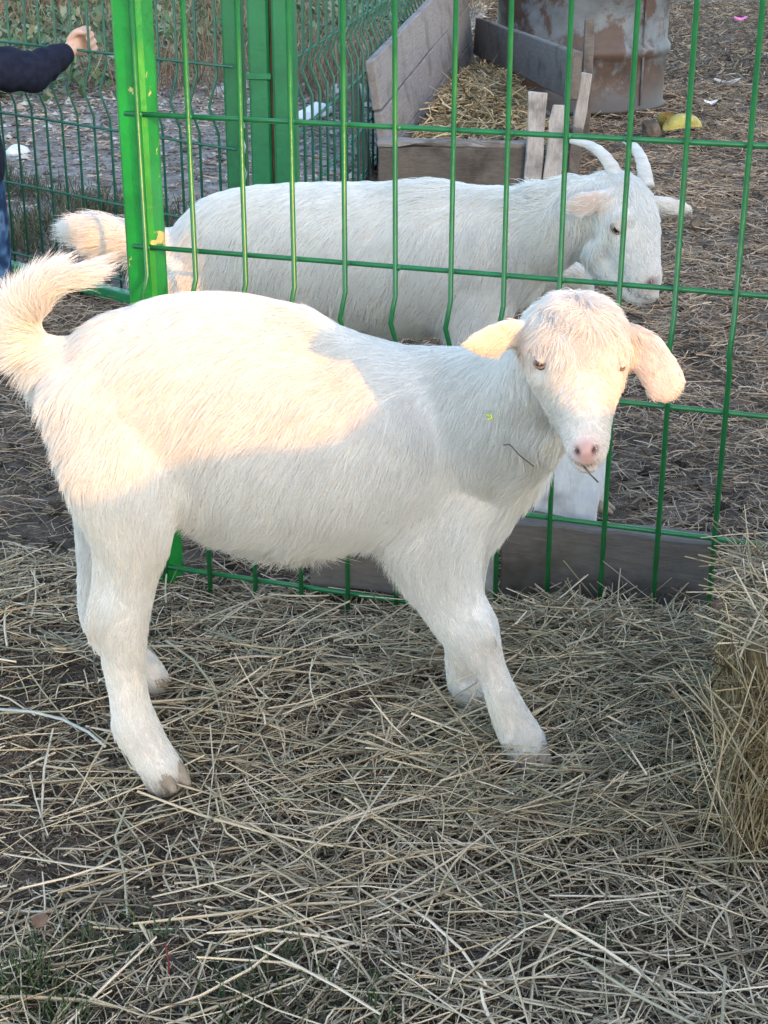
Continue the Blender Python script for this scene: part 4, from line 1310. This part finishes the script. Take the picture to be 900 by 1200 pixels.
ft_ = lambda n: np.column_stack([rng.uniform(BX0 - .01, BX1, n), rng.uniform(BY0 - .01, BY1, n), BH + np.abs(rng.normal(0, .012, n))])
face_straw('top_straw', n, ft_, jitter_dirs(n, (.2, .1, .2), (.8, .8, .2)), rng.uniform(.04, .13, n), rng.uniform(.0016, .0036, n), 'hay')
n = 32
fu_ = lambda n: np.column_stack([BX0 + rng.gamma(2, .05, n) - .03, rng.uniform(BY0, BY1, n), BH + rng.uniform(-.03, .02, n)])
face_straw('stray_straw', n, fu_, jitter_dirs(n, (-.15, -.05, .8), (.4, .3, .3)), rng.uniform(.06, .16, n), rng.uniform(.0018, .0036, n), 'hay', .12)
n = 50
fu_ = lambda n: np.column_stack([BX0 - rng.gamma(2, .012, n), BY0 + rng.normal(0, .04, n), rng.uniform(.03, BH - .03, n)])
face_straw('hanging_straw', n, fu_, jitter_dirs(n, (-.2, -.15, .9), (.35, .2, .35)), rng.uniform(.10, .26, n), rng.uniform(.0018, .0034, n), 'hay', .25)

# ------------------------------------------------------------------ small things on the ground
def rock_mesh(s, seed, flat=.6):
    r = random.Random(seed)
    bm = bmesh.new(); bmesh.ops.create_icosphere(bm, subdivisions=2, radius=1)
    pl = [(Vector((r.gauss(0, 1), r.gauss(0, 1), r.gauss(0, 1))).normalized(), r.uniform(.55, .85)) for _ in range(9)]
    for v in bm.verts:
        for nn, d in pl:
            k = v.co.dot(nn)
            if k > d: v.co -= nn * (k - d)
        v.co = Vector((v.co.x * s[0], v.co.y * s[1], v.co.z * s[2]))
    return bm_mesh('stone', bm)
for (px, py, s, mat, lab) in (
        (366, 135, (.085, .16, .05), 'white_slab', 'white broken slab lying behind the pen corner'),
        (283, 100, (.10, .08, .05), 'stone', 'grey stone behind the slim twine tied post'),
        (262, 108, (.10, .06, .035), 'stone', 'flat grey stone left of the slim twine tied post'),
        (300, 118, (.06, .05, .03), 'stone', 'small grey stone low behind the paired posts'),
        (405, 118, (.14, .14, .075), 'stone', 'large grey stone beside the white slab'),
        (20, 178, (.06, .05, .035), 'white_slab', 'pale stone on the gravel beside the child'),
        (103, 14, (.09, .07, .05), 'white_slab', 'pale stone among the green weeds'),
        (250, 28, (.05, .05, .03), 'white_slab', 'small white stone in the dry grass'),
        (238, 10, (.09, .06, .05), 'stone', 'grey stone in the dry grass near the top'),
        (440, 12, (.25, .12, .06), 'white_slab', 'pale flat stone far behind the receding fence')):
    c = G(px, py, .03)
    o = link('stone', rock_mesh(s, px), M[mat]); o.location = (c.x, c.y, .02 + s[2] * .3); o.rotation_euler = (0, 0, random.uniform(0, 3))
    tag(o, lab, 'stone', 'stones beyond the pen')
# yellow melon rinds by the barrel
PAL_R = mat_noise('rind', [(.35, (.20, .13, .04)), (.5, (.34, .29, .075)), (.7, (.46, .41, .13))], 20, rough=.5)
M['rind_in'] = mat_noise('rind_brown', [(.3, (.28, .15, .06)), (.7, (.45, .32, .12))], 25, rough=.5)
def rind(px, py, L, wd, rz, tilt, lab, curl):
    V, Fq = [], []
    nu, nv = 16, 8
    for sgn, th in ((0, 0), (1, .008)):
        for i in range(nu + 1):
            u = i / nu * 2 - 1
            ww = wd * math.sqrt(max(.01, 1 - u * u))
            for j in range(nv + 1):
                v = j / nv * 2 - 1
                an = v * 1.5
                V.append((L * math.sin(u * curl) / max(curl, .01), (ww - th) * math.sin(an), -(ww - th) * math.cos(an) * .8 + L * (1 - math.cos(u * curl)) / max(curl, .01)))
    m = (nu + 1) * (nv + 1)
    for q in (0, 1):
        for i in range(nu):
            for j in range(nv):
                a = q * m + i * (nv + 1) + j
                f = (a, a + 1, a + nv + 2, a + nv + 1)
                Fq.append(f if q else f[::-1])
    me = mesh_np('rind', V, Fq)
    me.materials.append(PAL_R); me.materials.append(M['rind_in'])
    me.polygons.foreach_set('material_index', np.array([0] * (nu * nv) + [1] * (nu * nv), np.int32))
    c = G(px, py)
    o = link('melon_rind', me); o.location = (c.x, c.y, .05); o.rotation_euler = (tilt, 0, rz)
    return tag(o, lab, 'rind', 'yellow rinds by the drum')
rind(800, 158, .105, .045, R(28), R(200), 'long yellow rind lying right of the curled rind', .5)
rind(778, 156, .062, .036, R(50), R(60), 'curled yellow rind beside the dark clod', 1.3)
o = link('dark_clod', rock_mesh((.055, .05, .05), 5), M['dirt']); c = G(763, 160); o.location = (c.x, c.y, .03)
tag(o, 'dark round clod left of the yellow rinds', 'clod')
o = link('dark_clod', rock_mesh((.022, .025, .022), 9), M['dirt']); c = G(814, 266); o.location = (c.x, c.y, .012)
tag(o, 'dark dung clod beside the horned goat far ear', 'clod')
M['pink'] = mat_noise('pink_petal', [(.3, (.62, .10, .35)), (.7, (.72, .22, .46))], 30)
def flake(name, px, py, s, mat, lab, cat, zoff=.012, rz=0, z0=0):
    bm = bmesh.new()
    vs = []
    for k in range(9):
        an = 2 * math.pi * k / 9
        rr = 1 + .25 * math.sin(2 * an + 1) + random.uniform(-.1, .1)
        vs.append(bm.verts.new((s[0] * rr * math.cos(an), s[1] * rr * math.sin(an), .25 * s[0] * math.cos(2 * an))))
    c0 = bm.verts.new((0, 0, -.1 * s[0]))
    for k in range(9): bm.faces.new((vs[k], vs[(k + 1) % 9], c0))
    r_ = bmesh.ops.extrude_face_region(bm, geom=list(bm.faces))
    for v in r_['geom']:
        if isinstance(v, bmesh.types.BMVert): v.co.z += .0016
    o = link(name, bm_mesh(name, bm), mat)
    c = G(px, py); o.location = (c.x, c.y, zoff + float(ground_z(c.x, c.y))); o.rotation_euler = (R(18), 0, rz)
    return tag(o, lab, cat)
flake('pink_scrap', 868, 24, (.045, .03), M['pink'], 'bright pink scrap on the far dirt at upper right', 'scrap', .03)
flake('paper_scrap', 833, 119, (.03, .02), M['white_slab'], 'tiny white paper scrap on the dirt right of the drum', 'scrap', .02)
flake('paper_scrap', 852, 95, (.06, .025), M['stone'], 'pale grey scrap on the dirt below the pink scrap', 'scrap', .02)
M['dry_leaf'] = mat_noise('dry_leaf', [(.3, (.13, .075, .05)), (.7, (.22, .135, .09))], 60)
flake('dry_leaf', 48, 1096, (.0075, .010), M['dry_leaf'], 'small brown dry leaf on the straw at lower left', 'leaf', .034, .4)
flake('dry_leaf', 832, 762, (.018, .010), M['dry_leaf'], 'broad tan dry leaf in the hay beside the bale', 'leaf', .05, 1.0)
M['red_stem'] = mat_noise('red_stem', [(.3, (.13, .025, .025)), (.7, (.20, .045, .04))], 60)
c = G(197, 1150)
st = empty('seedling', (c.x, c.y, 0)); tag(st, 'little seedling with a red stem and green tip in the grass', 'seedling')
link('stem', tube([(0, 0, -.005), (.002, 0, .022), (-.001, .004, .042)], .0011, 6), M['red_stem'], st)
PAL['lf'] = [(.07, .11, .05)]
for k in range(5):
    a_ = k * 1.26
    D = np.array([[math.cos(a_) * .6, math.sin(a_) * .6, .6]]); D /= np.linalg.norm(D)
    me = straw_mesh('leaflet', np.array([[-.001, .004, .05]]) + D * .010, D, np.array([.022]), np.array([.004]), 'lf')
    link('leaflet', me, M['leaf'], st)
# a pale bent stalk left of the near hind hoof
M['stalk'] = mat_noise('pale_stalk', [(.3, (.38, .38, .35)), (.7, (.50, .50, .46))], 60)
pts = [G(x, y) + Vector((0, 0, .022)) for x, y in ((-10, 848), (40, 852), (75, 861), (105, 876), (125, 893))]
tag(link('pale_stalk', tube(pts, .0019, 6), M['stalk']), 'pale bent stalk on the straw left of the near hind hoof', 'stalk')
# straw caught in the goat's mouth and a yellow crumb on its neck
bv1 = bvh_of(body1)
pts = []
for x_, y_ in ((601, 511), (608, 510), (618, 521), (628, 531)):
    h_, n_ = hit(bv1, x_, y_)
    pts.append(h_ + n_ * .016)
tag(link('hay_stalk', tube(pts, .0007, 5), M['wood_mid']), 'thin bent hay stalk caught in the front goat neck fur', 'stalk')
pts = [W(684, 546, 1.352), W(692, 556, 1.343), W(701, 565, 1.345)]
tag(link('hay_stalk', tube(pts, .0008, 5), M['wood_dark']), 'short stalk sticking out below the front goat lips', 'stalk')
M['yellow'] = mat_noise('yellow_crumb', [(.3, (.60, .66, .10)), (.7, (.75, .80, .22))], 60)
loc, nr_ = hit(bvh_of(body1), 586, 484)
if loc is not None:
    q = loc + nr_ * .012
    yc = empty('straw_crumb', q); tag(yc, 'tiny yellow crumb caught in the front goat neck fur', 'crumb')
    for a_, b_ in (((-.006, 0, .003), (.0, -.002, .0)), ((-.001, 0, .004), (.002, -.003, -.003)), ((-.005, -.001, -.003), (.003, -.002, -.001)), ((.009, 0, .001), (.012, -.001, .0035))):
        mid = ((a_[0] + b_[0]) / 2, -.003, (a_[2] + b_[2]) / 2 + .001)
        link('flake', tube([a_, mid, b_], [.0005, .0013, .0004], 5), M['yellow'], yc)

# ------------------------------------------------------------------ unseen blockers added behind the viewer to shade the yard and shape sun patches
S2 = Vector((math.cos(SUN_AZ), math.sin(SUN_AZ), 0)); E2 = Vector((-S2.y, S2.x, 0))
wo = Vector((0, 1.7, 0)) + S2 * 2.4
sw = empty('shade_screen', wo, math.atan2(E2.y, E2.x))
tag(sw, 'unseen plank cut-out added behind the viewer to shape the sun patches', 'shade_caster')
prof = [(-.60, .96), (-.345, .985), (-.24, 1.012), (-.11, 1.014), (-.069, 1.045), (-.03, 1.030), (.03, 1.00), (.12, .99), (.20, 1.02)]  # plank tops cut to set the lower edge of the sun patch
def lit_edge(s): return float(np.interp(s, [p[0] for p in prof], [p[1] for p in prof]))
def plank_poly(name, pts, th=.022, mat=M['wood_mid']):
    bm = bmesh.new()
    f = [bm.verts.new((x, -th / 2, z)) for x, z in pts]
    b = [bm.verts.new((x, th / 2, z)) for x, z in pts]
    bm.faces.new(f); bm.faces.new(b[::-1])
    k = len(pts)
    for i in range(k): bm.faces.new((f[i], b[i], b[(i + 1) % k], f[(i + 1) % k]))
    return link(name, bm_mesh(name, bm), mat, sw)
s = -.98; k = 0
def lap(o):
    global k
    o.location.y = .023 * (k % 2); k += 1
while s < .14:
    e1 = min(s + .10, .15)
    lap(plank_poly('plank', [(s - .006, 0), (e1 + .006, 0), (e1 + .006, lit_edge(e1)), ((s + e1) / 2, lit_edge((s + e1) / 2)), (s - .006, lit_edge(s))]))
    s = e1
lap(plank_poly('plank', [(.15, 0), (.256, 0), (.256, 1.36), (.195, 1.305), (.18, 1.20), (.165, 1.05), (.15, 1.0)]))
lap(plank_poly('plank', [(.244, 0), (.352, 0), (.352, 1.43), (.33, 1.41), (.244, 1.35)]))
s = .341
while s < .80:
    lap(plank_poly('plank', [(s - .006, 0), (s + .106, 0), (s + .106, 2.0 + .03 * math.sin(s * 9)), (s - .006, 2.0 + .02 * math.sin(s * 7))]))
    s += .10
o = plank_poly('shade_lintel', [(-.92, 1.54), (.09, 1.52), (.18, 1.44), (.43, 1.45), (.43, 1.85), (-.92, 1.85)]); o.location = (0, .046, 0)  # added to end the sun patch on the fence from above
o = plank_poly('upright', [(-.98, 0), (-.90, 0), (-.90, 1.9), (-.98, 1.9)]); o.location = (0, .069, 0)  # unseen side piece of the added plank cut-out
# unseen sun blocker added further back to shade the far ground
ho = wo + S2 * 10
hs_ = empty('sun_blocker', ho, math.atan2(E2.y, E2.x))
tag(hs_, 'unseen plastered block with a pitched top, added behind the viewer to block sun', 'sun_blocker')
o = link('blocker_wall', bm_mesh('blocker_wall', box_bm(14, 6, 5.2, org=(7.6, -3, 0))), M['plaster'], hs_)
bm = bmesh.new()
vs = [bm.verts.new(p) for p in ((.35, .4, 5.203), (14.9, .4, 5.203), (14.9, -6.4, 5.203), (.35, -6.4, 5.203), (.35, -3, 7.8), (14.9, -3, 7.8))]
for f in ((0, 1, 5, 4), (2, 3, 4, 5), (0, 4, 3), (1, 2, 5), (0, 3, 2, 1)): bm.faces.new([vs[i] for i in f])
link('blocker_roof', bm_mesh('blocker_roof', bm), M['blocker_roof'], hs_)
